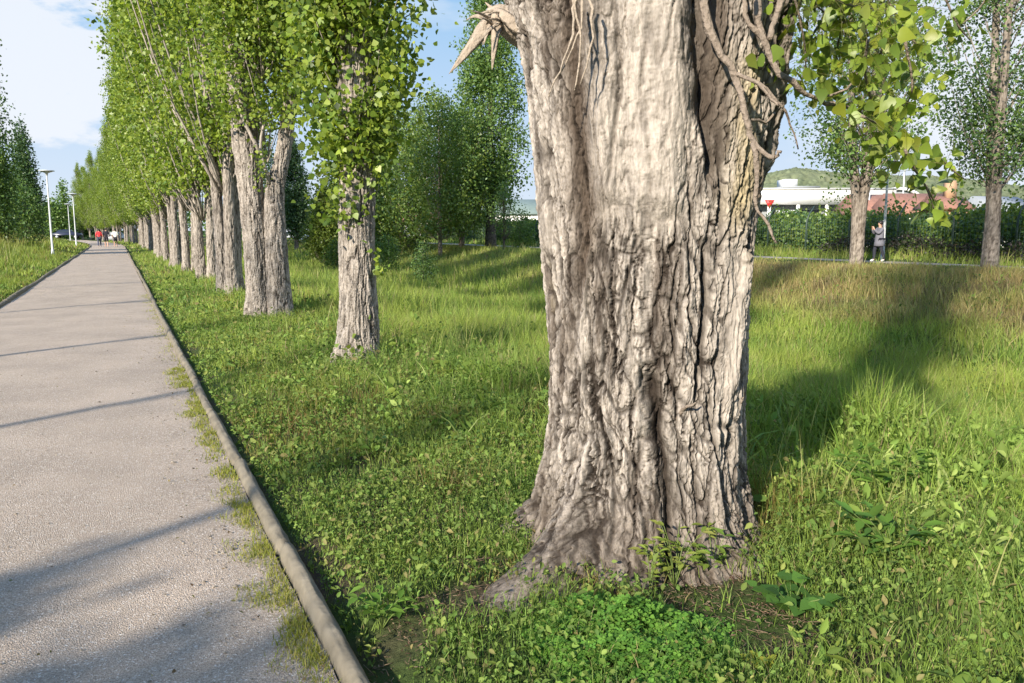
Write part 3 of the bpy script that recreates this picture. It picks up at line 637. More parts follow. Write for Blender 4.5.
def build_t3():
    x, y = -4.35, 14.45
    root = thing('poplar_tree', (x, y, 0), 'third poplar in the row, broad fluted trunk forking into two stems', 'tree', GRP)
    b = BK(); r = np.random.default_rng(12)
    b.bark([(-.24, 0, -.15), (-.23, 0, .7), (-.28, 0, 2.1), (-.36, 0, 3.4), (-.48, .0, 6), (-.6, 0, 12), (-.5, 0, 18)], [.26, .21, .215, .225, .19, .12, .03], 150, 800, 1.1, 1.4, [(R(230), .5, .10, .25), (R(160), .4, .08, .25)], 3)
    b.bark([(.17, -.05, -.15), (.15, -.05, .7), (.12, -.02, 1.7), (.14, 0, 2.3), (.28, -.02, 2.8), (.42, -.03, 3.5), (.54, 0, 4.5), (.7, .2, 8), (.8, .2, 15)], [.25, .20, .185, .165, .135, .12, .11, .10, .02], 130, 800, 1.1, 1.4, [(R(-40), .5, .10, .25), (R(-100), .4, .08, .25)], 4)
    b.stem(spline([(.10, -.15, 2.4), (.0, -.28, 3.0), (.12, -.3, 3.5), (.3, -.3, 3.75)], 10), np.linspace(.03, .015, 10)); b.stem(spline([(-.02, -.2, 2.9), (-.3, -.35, 3.6), (-.4, -.4, 4.2)], 8), np.linspace(.035, .02, 8))
    P1, C1 = crown_pts(r, 3.75, 7.5, lambda t: np.interp(t, [0, .2, .5, 1], [.9, 1.3, 1.7, 1.9]), 1250, 21, .17, .04, shell=.2, gapf=1.2)
    P2, C2 = crown_pts(r, 7, 19, lambda t: 2.1 * (1 - t) ** .5 + .1, 700, 14, .25, .1)
    limbs(b, r, C1, 2.8, 36, .016, 1.5); limbs(b, r, C2, 5, 30, .025)
    P3 = r.normal(size=(70, 3)) * [.08, .06, .25] + [-.0, -.3, 2.75]
    b.done('trunk', M['bark'], root)
    P4 = np.stack([r.uniform(-.65, .75, 2600), -.30 - .25 * r.random(2600), r.uniform(3.35, 6.5, 2600) + .0], -1); P4 = P4[perlin(P4[:, 0] * 2.2, 3, P4[:, 2] * 2.2) > -.22]
    P1 = np.concatenate([P1, P3, P4])
    V1, F1, c1 = leaves(P1, .07 * (.6 + .7 * r.random(len(P1))), mixcols(len(P1), LG, r), DIAM, .25, r)
    V2, F2, c2 = leaves(P2, .10 * (.6 + .7 * r.random(len(P2))), mixcols(len(P2), LG, r), DIAM, .3, r)
    mb = MB(); mb.add(V1, F1); mb.add(V2, F2); mb.build('crown', M['leaf'], root, False, {'col': np.concatenate([c1, c2])})
build_t3()
def poplar_proto(seed, multi, zb, leaf, rmax, H=20., ncl=1500, per=16, loc=(0, 0, 0), label='', group=GRP, colors=LG, bark='bark', base_r=.33, sig=.17):
    root = thing('poplar_tree', loc, label, 'tree', group); b = BK(); r = np.random.default_rng(seed)
    for i in range(multi):
        a = r.random() * .8 + i * .1; d = .21 if multi > 1 else 0; dx, dy = d * math.cos(a + i * 2.2), d * math.sin(a + i * 2.2)
        rr = base_r * (.50 if multi > 1 else 1)
        b.bark([(dx, dy, -.2), (dx * .9, dy * .9, .6), (dx * 1.1, dy * 1.1, 2.2), (dx * 2, dy * 2, 6), (dx * 3.5, dy * 3.5, H * .9)], [rr * 1.15, rr * .85, rr * .78, rr * .6, .03], 64, 220, 1.2, 1.2, [(r.random() * 6.28, .5, .07, .25) for _ in range(3)], seed + i)
    rf = lambda t: rmax * np.interp(t, [0, .08, .3, .65, 1], [.45, .72, 1., .85, .12])
    P1, C1 = crown_pts(r, zb, H, rf, ncl, per, sig, .27, shell=.3, gapf=.9)
    limbs(b, r, C1, zb - 1.0, 110, .030, 2.6)
    b.done('trunk', M[bark], root)
    V, Fs, c = leaves(P1, leaf * (.6 + .7 * r.random(len(P1))), mixcols(len(P1), colors, r), DIAM, .3, r)
    mk('crown', V, Fs, M['leaf'], root, {'col': c}, smooth=False)
    return root
poplabel = 0
def rowlabel(k):
    words = {3: 'fourth poplar in the row, several tight stems, darker one in front', 4: 'poplar fifth in the row, leafy shoots low on its stems', 5: 'poplar sixth in the row, slim pale stems above rough foot'}
    return words.get(k, 'tall poplar far down the row beside the path, pale trunk and yellow green crown')
pa = poplar_proto(31, 3, 3.5, .105, 2.5, 20, 2300, 17, (*row_xy(3), 0), rowlabel(3))
pb = poplar_proto(32, 2, 2.9, .115, 2.8, 21, 2200, 17, (*row_xy(4), 0), rowlabel(4))
pc = poplar_proto(33, 2, 3.3, .125, 2.7, 19, 2000, 17, (*row_xy(5), 0), rowlabel(5))
pr = [pa, pb, pc]
ordn = {6: 'seventh', 7: 'eighth', 8: 'ninth', 9: 'tenth', 10: 'eleventh', 11: 'twelfth', 12: 'thirteenth'}
for k in range(6, 27):
    src = pr[(k * 2) % 3]; x, y = row_xy(k, random.uniform(-.2, .2)); q = random.uniform(.92, 1.12)
    lb = f'{ordn[k]} poplar counting from the big near trunk, slender pale stem in the row' if k in ordn else rowlabel(99)
    if k >= 13: q *= max(.62, 1 - (k - 13) * .035)
    copy_tree(src, (x, y, -.02), random.uniform(0, 6.28), (q * 1.03, q * 1.03, q), lb, GRP if k in ordn else 'far poplars at the distant end of the path row')
for k in (-1, -2, -3):      # the row goes on behind the photographer
    x, y = row_xy(k); copy_tree(pr[k % 3], (x, y, 0), k * 1.3, (1, 1, 1), ['', 'first', 'second', 'third'][-k] + ' poplar of the path row behind the viewpoint', 'poplars behind the viewpoint')

# ------------------------------------------------------------------ other trees
def small_tree(name, loc, label, H, zb, rmax, ncl, per, leaf, sig, seed, colors, base_r=.12, bark='bark_far', prof=None, gap=.1, group=None, cat='tree', stems=1, nl=50, lean=0, limb_r=.02):
    root = thing(name, loc, label, cat, group); b = BK(); r = np.random.default_rng(seed)
    prof = prof or ([0, .12, .35, .7, 1], [.35, .75, 1., .75, .1])
    rf = lambda t: rmax * np.interp(t, *prof)
    P1, C1 = crown_pts(r, zb, H, rf, ncl, per, sig, gap, shell=.35)
    for i in range(stems):
        a = i * 2.4 + seed; sp = (0 if stems == 1 else .35)
        b.bark([(math.cos(a) * sp * .1, math.sin(a) * sp * .2, -.2), (math.cos(a) * sp * .3, math.sin(a) * sp * .3, zb * .6), (math.cos(a) * sp * 1.2 + lean, math.sin(a) * sp, zb * 1.3 + .5), (math.cos(a) * sp * 3 + lean, math.sin(a) * sp * 3, H * .93)], [base_r * 1.35, base_r, base_r * .85, .015], 24, 90, .5, 1.4, (), seed + i)
    limbs(b, r, C1, max(zb - .5, .2), nl, limb_r, 1.4)
    b.done('trunk', M[bark], root)
    V, Fs, c = leaves(P1, leaf * (.6 + .8 * r.random(len(P1))), mixcols(len(P1), colors, r), DIAM, .3, r)
    mk('crown', V, Fs, M['leaf'], root, {'col': c}, smooth=False)
    return root
LM = [(.16, .26, .070), (.125, .22, .065), (.21, .30, .072), (.095, .175, .055)]
LY_ = [(.20, .25, .045), (.15, .21, .04), (.12, .18, .036)]
LB = [(.060, .120, .055), (.080, .145, .060), (.105, .175, .062)]
def gp(px, Y, w_override=None):
    x = (px - 512) / F * Y * 1.005; return (x, Y, float(ground_z(x, Y)) - .03)
small_tree('poplar_tree', gp(853, 30.5), 'open crowned poplar on the far bank just left of the walking woman', 15, 3.4, 3.3, 1350, 15, .10, .2, 51, LM, .17, 'bark_far', ([0, .12, .3, .6, 1], [.45, .85, 1, .9, .3]), .24, 'poplars on the far bank of the ditch', stems=3, nl=110, limb_r=.028)
small_tree('poplar_tree', gp(986, 26), 'dark poplar on the far bank at the right edge, trunk splitting into twin upright stems', 16, 3.0, 2.6, 1450, 15, .09, .18, 52, LM + LB, .19, 'bark_far', ([0, .12, .3, .6, 1], [.5, .85, 1, .9, .3]), .2, 'poplars on the far bank of the ditch', stems=2, nl=90, limb_r=.025)
small_tree('poplar_tree', gp(1180, 24), 'poplar on the far bank beyond the right edge of the view', 16, 3.0, 2.6, 500, 15, .10, .18, 53, LM, .25, 'bark_far', None, .2, 'poplars on the far bank of the ditch', stems=2, nl=60)
small_tree('poplar_tree', gp(491, 56), 'tall dark slender poplar just left of the big trunk, standing at the wire fence', 19, 3.2, 3.0, 1700, 16, .15, .25, 54, LM, .33, 'bark_dark', ([0, .1, .3, .7, 1], [.6, .9, 1, .8, .3]), .15, None)
small_tree('meadow_tree', gp(441, 53), 'bushy mid green tree with a thin pale trunk beyond the ditch', 10.3, 1.6, 4.3, 1500, 15, .13, .25, 55, LM + LY_, .13, 'bark_far', ([0, .15, .5, .8, 1], [.6, .92, 1, .72, .25]), .2)
small_tree('meadow_tree', gp(462, 58), 'bushy tree with a double trunk between the pale stemmed tree and the dark poplar', 9.8, 1.4, 3.8, 1200, 15, .14, .25, 56, LM, .16, 'bark_far', ([0, .15, .5, .8, 1], [.6, .92, 1, .72, .25]), .2, stems=2)
small_tree('meadow_tree', gp(504, 50), 'short dark stemmed young tree in front of the tall dark poplar', 4.2, 1.2, 1.1, 120, 12, .10, .16, 57, LM, .07, 'bark_dark', None, .0)
small_tree('meadow_tree', gp(402, 60), 'round green tree just right of the single straight poplar trunk', 10.5, .6, 4.0, 1500, 15, .14, .28, 58, LM + LY_, .15, 'bark_far', ([0, .15, .5, .8, 1], [.6, .92, 1, .72, .25]), .15)
small_tree('meadow_tree', gp(376, 68), 'tree half hidden behind the straight poplar trunk', 11, .8, 2.6, 1000, 16, .15, .28, 68, LB + LM, .15, 'bark_far', None, .05)
small_tree('meadow_tree', gp(326, 54), 'young yellow green tree seen between the forked poplar and the straight poplar', 5.6, .8, 1.45, 600, 15, .12, .2, 59, LY_, .09, 'bark_far', ([0, .2, .5, 1], [.5, 1, .8, .1]), .06)
small_tree('meadow_tree', gp(345, 62), 'taller green tree behind the young yellow green one', 9.5, .8, 1.9, 900, 15, .14, .24, 60, LM + LY_, .12, 'bark_far', None, .06)
small_tree('meadow_tree', gp(299, 86), 'dark tree at the fence seen past the forked poplar', 11.5, 1.5, 2.0, 900, 15, .18, .3, 61, LB, .2, 'bark_far', None, .05)
small_tree('meadow_tree', gp(272, 100), 'dark tree behind the forked poplar trunk', 13, 1., 3.0, 500, 14, .2, .35, 62, LB, .2, 'bark_far', None, .05)
small_tree('shrub', gp(424, 38), 'small dark shrub on the ditch slope below the bushy trees', 2.1, .15, .62, 130, 14, .07, .12, 63, LB + LM, .03, 'bark_dark', None, 0, cat='shrub', nl=12, limb_r=.01)
small_tree('shrub', gp(390, 46), 'low pale green shrub at the foot of the round tree', 2.2, .1, 1.1, 150, 14, .09, .16, 64, LM, .03, 'bark_far', None, 0, cat='shrub', nl=12, limb_r=.01)
small_tree('shrub', gp(338, 50), 'low shrub under the young yellow green tree', 2.2, .1, 1.0, 150, 14, .09, .16, 65, LY_ + LM, .03, 'bark_far', None, 0, cat='shrub', nl=12, limb_r=.01)
small_tree('shrub', gp(520, 52), 'shrub at the fence touching the left side of the big trunk', 2.6, .1, 1.2, 150, 14, .10, .18, 66, LM, .03, 'bark_far', None, 0, cat='shrub', nl=12, limb_r=.01)
# left of the path
CP = ([0, .06, .3, .7, 1], [.7, .95, 1, .55, .04])
def gl(px, Y): x = (px - 512) / F * Y; return (x, Y, float(ground_z(x, Y)) - .05)
small_tree('pointed_tree', gl(-10, 50), 'tall pointed dark tree cut by the left edge of the view', 15.8, .4, 2.4, 1500, 16, .14, .28, 71, LB + LM, .25, 'bark_dark', CP, .05)
small_tree('pointed_tree', gl(33, 88), 'narrow dark tree with a pointed top behind the lamp posts', 12.9, .3, 2.0, 900, 14, .20, .3, 72, LB, .2, 'bark_dark', CP, .0)
small_tree('pointed_tree', gl(12, 80), 'lower dark tree between the two pointed ones on the left', 8.5, .3, 2.0, 500, 14, .18, .3, 73, LB + LM, .2, 'bark_dark', CP, .0)
small_tree('round_tree', gl(30, 60), 'rounded bush like tree behind the tall dry grass on the left bank', 4.6, .2, 2.0, 400, 14, .13, .24, 74, LM + LB, .1, 'bark_dark', None, .0)
small_tree('round_tree', gl(60, 130), 'small green tree far behind the second lamp post', 6.5, .4, 2.3, 260, 12, .28, .4, 75, LM, .15, 'bark_dark', None, .0)
small_tree('poplar_tree', gl(70, 170), 'slim distant poplar seen between two lamp posts', 13, .6, 1.8, 280, 12, .35, .45, 76, LM, .15, 'bark_dark', CP, .0)
small_tree('round_tree', gl(82, 185), 'low distant round tree where the path bends away', 8, .4, 3, 260, 12, .35, .5, 77, LM, .15, 'bark_dark', None, .0)
# growth beside and behind the viewpoint; it shades the foreground
for i, (s, w, H, rm) in enumerate([(-8.4, -5.4, 3.4, 1.2), (-6.4, -5.0, 2.9, 1.2), (-4.5, -5.2, 2.75, 1.1), (-2.6, -5.2, 2.3, .9), (-1.1, -5.0, 1.7, .6)]):
    x, y = sw_to_xy(s, w)
    small_tree('roadside_shrub', (float(x), float(y), 0), ['broad leafy shrub left of the path behind the viewpoint', 'rounded shrub in the path side hedge behind the viewpoint', 'dense shrub behind the left path edge', 'leafy shrub level with the viewpoint left of the path', 'lower shrub at the front end of the shrubs left of the path'][i], H, .1, rm, 800, 15, .11, .16, 80 + i, LM, .05, 'bark_far', ([0, .1, .5, .85, 1], [.7, .9, 1, .8, .3]), .08, 'shrubs left of the path beside the viewpoint', cat='shrub', nl=30)
for i, (x, y, H) in enumerate([(-4.25, .2, 5.5), (-6.3, 2.9, 6.5), (-8.2, 7.4, 6), (-11.6, 12.9, 6), (-14.9, 19.3, 6.5)]):
    small_tree('young_tree', (x, y, .05), ['slim young tree left of the path, nearest the viewpoint', 'second slim young tree left of the path', 'third slim young tree left of the path', 'fourth slim young tree left of the path', 'fifth slim young tree left of the path'][i], H, 2.7, .8, 60, 10, .08, .2, 90 + i, LM, .055, 'bark_far', None, .1, 'young trees left of the path outside the view', nl=14, limb_r=.012)

# ------------------------------------------------------------------ hedge, fence, far woods, hill
def hedge(name, label, s0, s1, w0, w1, h, n, leaf, cols, seed, hv=.5, cat='hedge'):
    r = np.random.default_rng(seed)
    s = r.uniform(s0, s1, n); w = r.uniform(w0, w1, n); x, y = sw_to_xy(s, w)
    top = h * (1 + hv * perlin(s * .35, w * .4, seed) + .35 * hv * perlin(s * 1.6, w * 1.6, seed)) * (1 - .5 * (np.abs(w - (w0 + w1) / 2) / ((w1 - w0) / 2)) ** 3)
    z = top * (1 - np.abs(r.normal(size=n) * .33)); z = np.where(r.random(n) < .45, r.random(n) * top, z); z = np.clip(z, .02, 9)
    P = np.stack([x, y, ground_z(x, y) + z], -1); P += r.normal(size=P.shape) * .06
    V, Fs, c = leaves(P, leaf * (.6 + .8 * r.random(n)), mixcols(n, cols, r), DIAM, .2, r)
    o = mk(name, V, Fs, M['leaf'], None, {'col': c}, smooth=False); return tag(o, label, cat)
hedge('hedge', 'long rough green hedge behind the wire fence on the far bank', -25, 85, 30.6, 33.6, 2.1, 110000, .17, LM + LB + LY_, 1, .28)
hedge('bramble', 'low dark bramble thicket along the foot of the wire fence', -25, 25, 28.7, 29.7, .9, 16000, .085, [(.030, .032, .028), (.045, .05, .03), (.06, .045, .045)], 2, .6, 'bramble')
hedge('young_hedge', 'light green young growth sticking up in front of the white warehouse', 12, 34, 30.0, 30.8, 2.6, 5500, .12, LY_ + LM, 3, 1.1)
def fence():
    root = thing('wire_fence', (float(sw_to_xy(-20, 29.9)[0]), float(sw_to_xy(-20, 29.9)[1]), .3), 'green wire mesh fence with dark leaning posts along the far bank', 'fence')
    o = np.array(root.location)
    pm = simple('fence_paint', (.035, .06, .05), .5, noise=.3); wm = simple('fence_wire', (.05, .10, .085), .5)
    ss = np.arange(-20, 86, 2.6); lean = N_ * .45
    wb = MB()
    pts = []
    for i, s in enumerate(ss):
        x, y = sw_to_xy(s, 29.9); g = float(ground_z(x, y)); p = np.array([x, y, g]) - o; pts.append(p)
        b = MB(); b.tube([p - [0, 0, .2], p + [0, 0, 1.75], p + [-A_[0] * .0 + lean[0] * .3, lean[1] * .3, 2.05], p + [lean[0], lean[1], 2.45]], [.04, .036, .034, .03], 6)
        b.build('fence_post', pm, root, True)
    pts = np.array(pts)
    for h in np.arange(.08, 1.85, .16): wb.tube(pts + [0, 0, h], .005, 3, False)
    T = np.linspace(0, len(pts) - 1, (len(pts) - 1) * 16); i = np.clip(T.astype(int), 0, len(pts) - 2); Q = pts[i] + (pts[i + 1] - pts[i]) * (T - i)[:, None]
    for q in Q: wb.box(q + [0, 0, .95], (.007, .007, 1.8))
    wb.build('wire_mesh', wm, root)
fence()
def far_wood(name, label, arc, n, leaf, cols, seed, cat='woodland'):
    """arc: list of (px, Y, height)"""
    r = np.random.default_rng(seed); arc = np.array(arc, float); u = r.random(n) * (len(arc) - 1); i = u.astype(int); f = (u - i)[:, None]
    q = arc[i] * (1 - f) + arc[i + 1] * f; px, Y, h = q.T; Y = Y + r.uniform(0, 8, n)
    x = (px - 512) / F * Y; hh = h * (1 + .5 * perlin(x * .12, Y * .05, seed) + .35 * perlin(x * .4, Y * .1, seed))
    z = hh * (1 - np.abs(r.normal(size=n)) * .35); z = np.clip(np.where(r.random(n) < .4, r.random(n) * hh, z), 0, None)
    V, Fs, c = leaves(np.stack([x, Y, z + .1], -1), leaf * (.6 + .8 * r.random(n)), mixcols(n, cols, r), DIAM, .3, r)
    o = mk(name, V, Fs, M['leaf'], None, {'col': c}, smooth=False); return tag(o, label, cat, kind='stuff')
far_wood('far_woodland', 'hazy band of far trees along the horizon', [(-500, 120, 7), (-100, 130, 6), (60, 170, 6), (130, 190, 5.5), (300, 150, 7), (420, 130, 5), (540, 120, 3.0), (700, 100, 2.6), (900, 95, 2.2), (1100, 95, 5), (1500, 90, 6)], 26000, .75, LM + LB, 5)
def hill():
    m, nt, N, L, o_ = newmat('wooded_hill'); b = N('ShaderNodeBsdfPrincipled'); b.inputs['Roughness'].default_value = 1; b.inputs['Specular IOR Level'].default_value = .05; L(b.outputs[0], o_.inputs[0])
    a = N('ShaderNodeAttribute'); a.attribute_name = 'col'; L(a.outputs['Color'], b.inputs['Base Color'])
    px = np.linspace(560, 1500, 900); Y = np.linspace(330, 620, 130); PX, YY = np.meshgrid(px, Y, indexing='ij')
    X = (PX - 512) / F * YY
    prof = np.interp(PX, [560, 700, 790, 830, 880, 940, 1010, 1100, 1300, 1500], [0, 24, 33, 31, 30, 28, 24, 24, 20, 0])
    z = prof * np.sin(np.clip((YY - 330) / 200, 0, 1) * np.pi / 2) * 1.18
    z += 2.2 * perlin(X * .02, YY * .02, 1) * sstep(330, 400, YY)
    f = np.abs(perlin(X * .16, YY * .12, 3)); z += 2.6 * np.sqrt(np.clip(1 - f * 3.2, 0, 1)) * .8 + 1.1 * perlin(X * .5, YY * .4, 2); z -= 1.
    t = (fbm(X * .03, YY * .03, 7, 3)[..., None] * .5 + .5).clip(0, 1); t2 = (perlin(X * .3, YY * .3, 2)[..., None] + .5).clip(0, 1)
    c = np.array([.13, .16, .085]) * (1 - t) + np.array([.20, .215, .12]) * t; c = c * (.75 + .5 * t2)  # lighter olive stands in for distance haze
    V = np.stack([X, YY, z], -1)
    tag(mk('hill', V.reshape(-1, 3), [gridf(900, 130, False)], m, attrs={'col': c.reshape(-1, 3)}), kind='structure')
hill()

# ------------------------------------------------------------------ buildings far off
WH = simple('white_render', (.74, .73, .70), .8, noise=.12, nscale=2); GY = simple('grey_cladding', (.28, .30, .31), .6, noise=.2, nscale=3); DK = simple('dark_opening', (.03, .035, .04), .3)
TL = simple('clay_tiles', (.27, .135, .095), .85, noise=.35, nscale=3, bump=.4); OR = simple('ochre_wall', (.42, .27, .16), .85, noise=.15, nscale=3); RD = simple('red_paint', (.6, .03, .03), .5); GRF = simple('green_grey_roof', (.16, .21, .19), .7, noise=.2, nscale=3)
def wpos(px, Y): return np.array([(px - 512) / F * Y * 1.0, Y, 0.])
def long_hall():
    Y = 85; a = wpos(640, Y); b = wpos(884, Y); L_ = b[0] - a[0]
    root = thing('warehouse', (a[0] + L_ / 2, Y, .0), 'long low white warehouse with an overhanging flat roof edge beyond the hedge', 'building')
    m = MB(); m.box((0, 4, 2.1), (L_ - .6, 8, 4.2)); m.build('wall', GY, root)
    m = MB(); m.box((0, 3.6, 5.0), (L_, 10, 1.55)); m.box((0, 3.6, 5.83), (L_ + .3, 10.3, .10)); m.build('roof_fascia', WH, root)
    for i in range(9):
        m = MB(); m.box((-L_ / 2 + 1 + i * (L_ - 2) / 8, -1.2, 2.1), (.3, .3, 4.2)); m.build('column', WH, root)
    for i in range(8):
        m = MB(); m.box((-L_ / 2 + 2.6 + i * (L_ - 2) / 8, -.03, 3.2), (2.0, .08, .9)); m.build('window', DK, root)
    m = MB(); m.box((-L_ / 2 + 14.5, -2.2, 1.8), (1.8, 2., 3.6)); m.build('porch_block', WH, root)
long_hall()
def triangle_sign():
    p = at(769, 209, 60); root = thing('sign', (p[0], 60, 0), 'red downward triangle sign on a thin post by the white warehouse', 'sign')
    m = MB(); m.tube([(0, 0, 0), (0, 0, 3.8)], .04, 6); m.build('post', GY, root)
    V = [[-.36, -.06, 3.8], [.36, -.06, 3.8], [0, -.06, 3.15], [-.36, -.1, 3.8], [.36, -.1, 3.8], [0, -.1, 3.15]]
    mk('sign_face', V, [[[0, 1, 2], [5, 4, 3]], [[0, 3, 4, 1], [1, 4, 5, 2], [2, 5, 3, 0]]], RD, root, smooth=False)
triangle_sign()
def block(px, Y, w, d, h, floors, cols_, label, top=None, rz=0):
    p = wpos(px, Y); root = thing('apartment_block', p, label, 'building', rz=rz)
    m = MB(); m.box((0, d / 2, h / 2), (w, d, h)); m.build('wall', WH, root)
    m = MB(); m.box((0, d / 2, h + .15), (w + .4, d + .4, .3)); m.build('roof', GY, root)
    if top:
        m = MB(); m.box((top[0], d / 2, h + .3 + top[2] / 2), (top[1], d * .6, top[2])); m.build('stair_tower', WH, root)
    for i in range(floors):
        for j in range(cols_):
            m = MB(); m.box((-w / 2 + (j + .5) * w / cols_, -.02, 1.6 + i * 2.9), (w / cols_ * .4, .1, 1.3)); m.build('window', DK, root)
block(782, 150, 7, 8, 9.0, 3, 3, 'small white apartment block in front of the wooded hill')
block(797, 155, 6.5, 8, 9.6, 3, 3, 'taller white apartment block with a roof tower at the left foot of the hill', (-1.5, 2.4, 1.4))
block(1035, 72, 6, 6, 3.4, 1, 3, 'low white house at the right edge behind the dark poplar')
def gable(px, Y, w, d, h, rh, wm, rm, label, rz=0, chim=False):
    p = wpos(px, Y); root = thing('house', p, label, 'building', rz=rz)
    m = MB(); m.box((0, d / 2, h / 2), (w, d, h)); m.build('wall', wm, root)
    a, b_, c = w / 2 + .3, -.3, d + .3; y2 = d / 2
    V = []; 
    for x in (-a, a):
        V += [[x, b_, h - .05], [x, y2, h + rh], [x, c, h - .05], [x, b_, h - .2], [x, c, h - .2]]
    Fq = [[0, 5, 6, 1], [1, 6, 7, 2], [0, 3, 8, 5], [2, 7, 9, 4], [3, 4, 9, 8]]
    rf = mk('roof', V, [Fq, [[0, 1, 2], [0, 2, 4], [0, 4, 3], [5, 7, 6], [5, 9, 7], [5, 8, 9]]], rm, root, smooth=False)
    if chim: m = MB(); m.box((w * .2, y2, h + rh + .4), (.6, .6, 1.2)); m.build('chimney', wm, rf)
    for j in range(int(w // 2.5)):
        m = MB(); m.box((-w / 2 + 1.2 + j * 2.5, -.02, h * .55), (1.0, .08, 1.0)); m.build('window', DK, root)
gable(893, 62, 4.8, 6, 3.0, 1.4, WH, TL, 'low house with a rust red tiled roof just right of the dark headed lamp', 0)
gable(926, 58, 4.1, 5, 2.9, 1.4, WH, TL, 'second red tiled roof, directly right of the first one', 0)
gable(950, 52, 1.7, 3, 3.1, .7, OR, TL, 'narrow ochre house with a steep cap behind the hanging leaves', 0, True)
gable(1015, 66, 4.5, 5, 3.2, 1.2, WH, GY, 'white gabled house at the right behind the dark poplar', R(20))
gable(430, 110, 7, 5, 2.9, 1.2, WH, TL, 'small white house with a red roof glimpsed between the bushy trees', 0)
gable(530, 95, 9, 8, 3.6, 1.7, WH, GRF, 'white shed with a green grey roof left of the big trunk', 0)
def arch_hall():
    p = wpos(893, 105); root = thing('arched_hall', p, 'pale hall with a curved white roof rim rising above the red roofs', 'building')
    th = np.linspace(0, np.pi, 25); Rr = 3.4
    rim = [( -np.cos(t) * 4.2, 0, 3.0 + 3.9 * math.sin(t)) for t in th]
    m = MB(); m.tube(rim, .22, 8); m.tube(np.array(rim) + [0, 9, 0], .22, 8); m.build('roof_rim', WH, root, True)
    pr = np.array(rim); V = np.concatenate([pr * [.96, 1, .99] + [0, .2, 0], pr * [.96, 1, .99] + [0, 8.8, 0]]); n = len(pr)
    mk('roof', V, [[[i, i + 1, n + i + 1, n + i] for i in range(n - 1)]], GRF, root)
    V = np.concatenate([pr * [.95, 1, .98] + [0, .3, 0], [[0, .3, 3.0]]]); mk('end_wall', V, [[[i, i + 1, n] for i in range(n - 1)]], GY, root, smooth=False)
    m = MB(); m.box((0, 4.5, 1.5), (8, 8.6, 3)); m.build('wall', WH, root)
arch_hall()

# ------------------------------------------------------------------ lamps, masts
LPM = simple('lamp_paint', (.55, .57, .58), .4, noise=.08, nscale=4); LDK = simple('lamp_head_backlit', (.06, .07, .08), .4); LGL = simple('lamp_glass', (.5, .5, .48), .2)  # dark head colour paints in the shade of a backlit lamp
def lamp(x, y, h, label, headmat, group, z=0.):
    root = thing('street_lamp', (x, y, z), label, 'street lamp', group)
    m = MB(); m.lathe([(.001, 0), (.16, 0), (.16, .02), (.09, .05), (.075, .4), (.062, .42), (.048, h * .55), (.036, h - .05), (.001, h - .04)], (0, 0, 0), 14); m.build('pole', LPM, root, True)
    m = MB(); m.lathe([(.001, h - .25), (.06, h - .22), (.075, h - .1), (.26, h - .02), (.42, h + .02), (.44, h + .04), (.38, h + .07), (.1, h + .11), (.001, h + .12)], (0, 0, 0), 22); hd = m.build('lamp_head', headmat, root, True)
    m = MB(); m.lathe([(.001, h - .035), (.26, h - .030), (.28, h - .012), (.001, h - .01)], (0, 0, 0), 18); m.build('lens', LGL, hd, True)
    return root
for i, s in enumerate([52.0, 84.0, 116, 148]):
    x, y = sw_to_xy(s, -4.15); x = float(x); y = float(y); q = copy_ = lamp(x, y, 4.9, ['nearest pale lamp post with a flat disc head on the left path verge', 'second pale lamp post along the left verge, near the walkers', 'third lamp post farther down the left verge', 'farthest lamp post where the path bends'][i], LPM, 'lamp posts along the left verge', float(ground_z(x, y)) - .05)
x, y = 15.35, 33.3
lamp(x, y, 4.0, 'lamp, its head coloured backlit dark, on a pale pole right behind the walking woman', LDK, None, .3)
for px, Y, h, lb in [(897, 70, 9.5, 'tall thin pale mast rising above the red roofs'), (864, 64, 4.9, 'short white mast at the end of the white warehouse')]:
    p = wpos(px, Y); root = thing('mast', p, lb, 'mast'); m = MB(); m.tube([(0, 0, 0), (0, 0, h)], [.09, .05], 8); m.build('pole', LPM, root, True); m = MB(); m.tube([(-.3, 0, h - .1), (.3, 0, h - .1)], .05, 6); m.build('cross_arm', LPM, root)

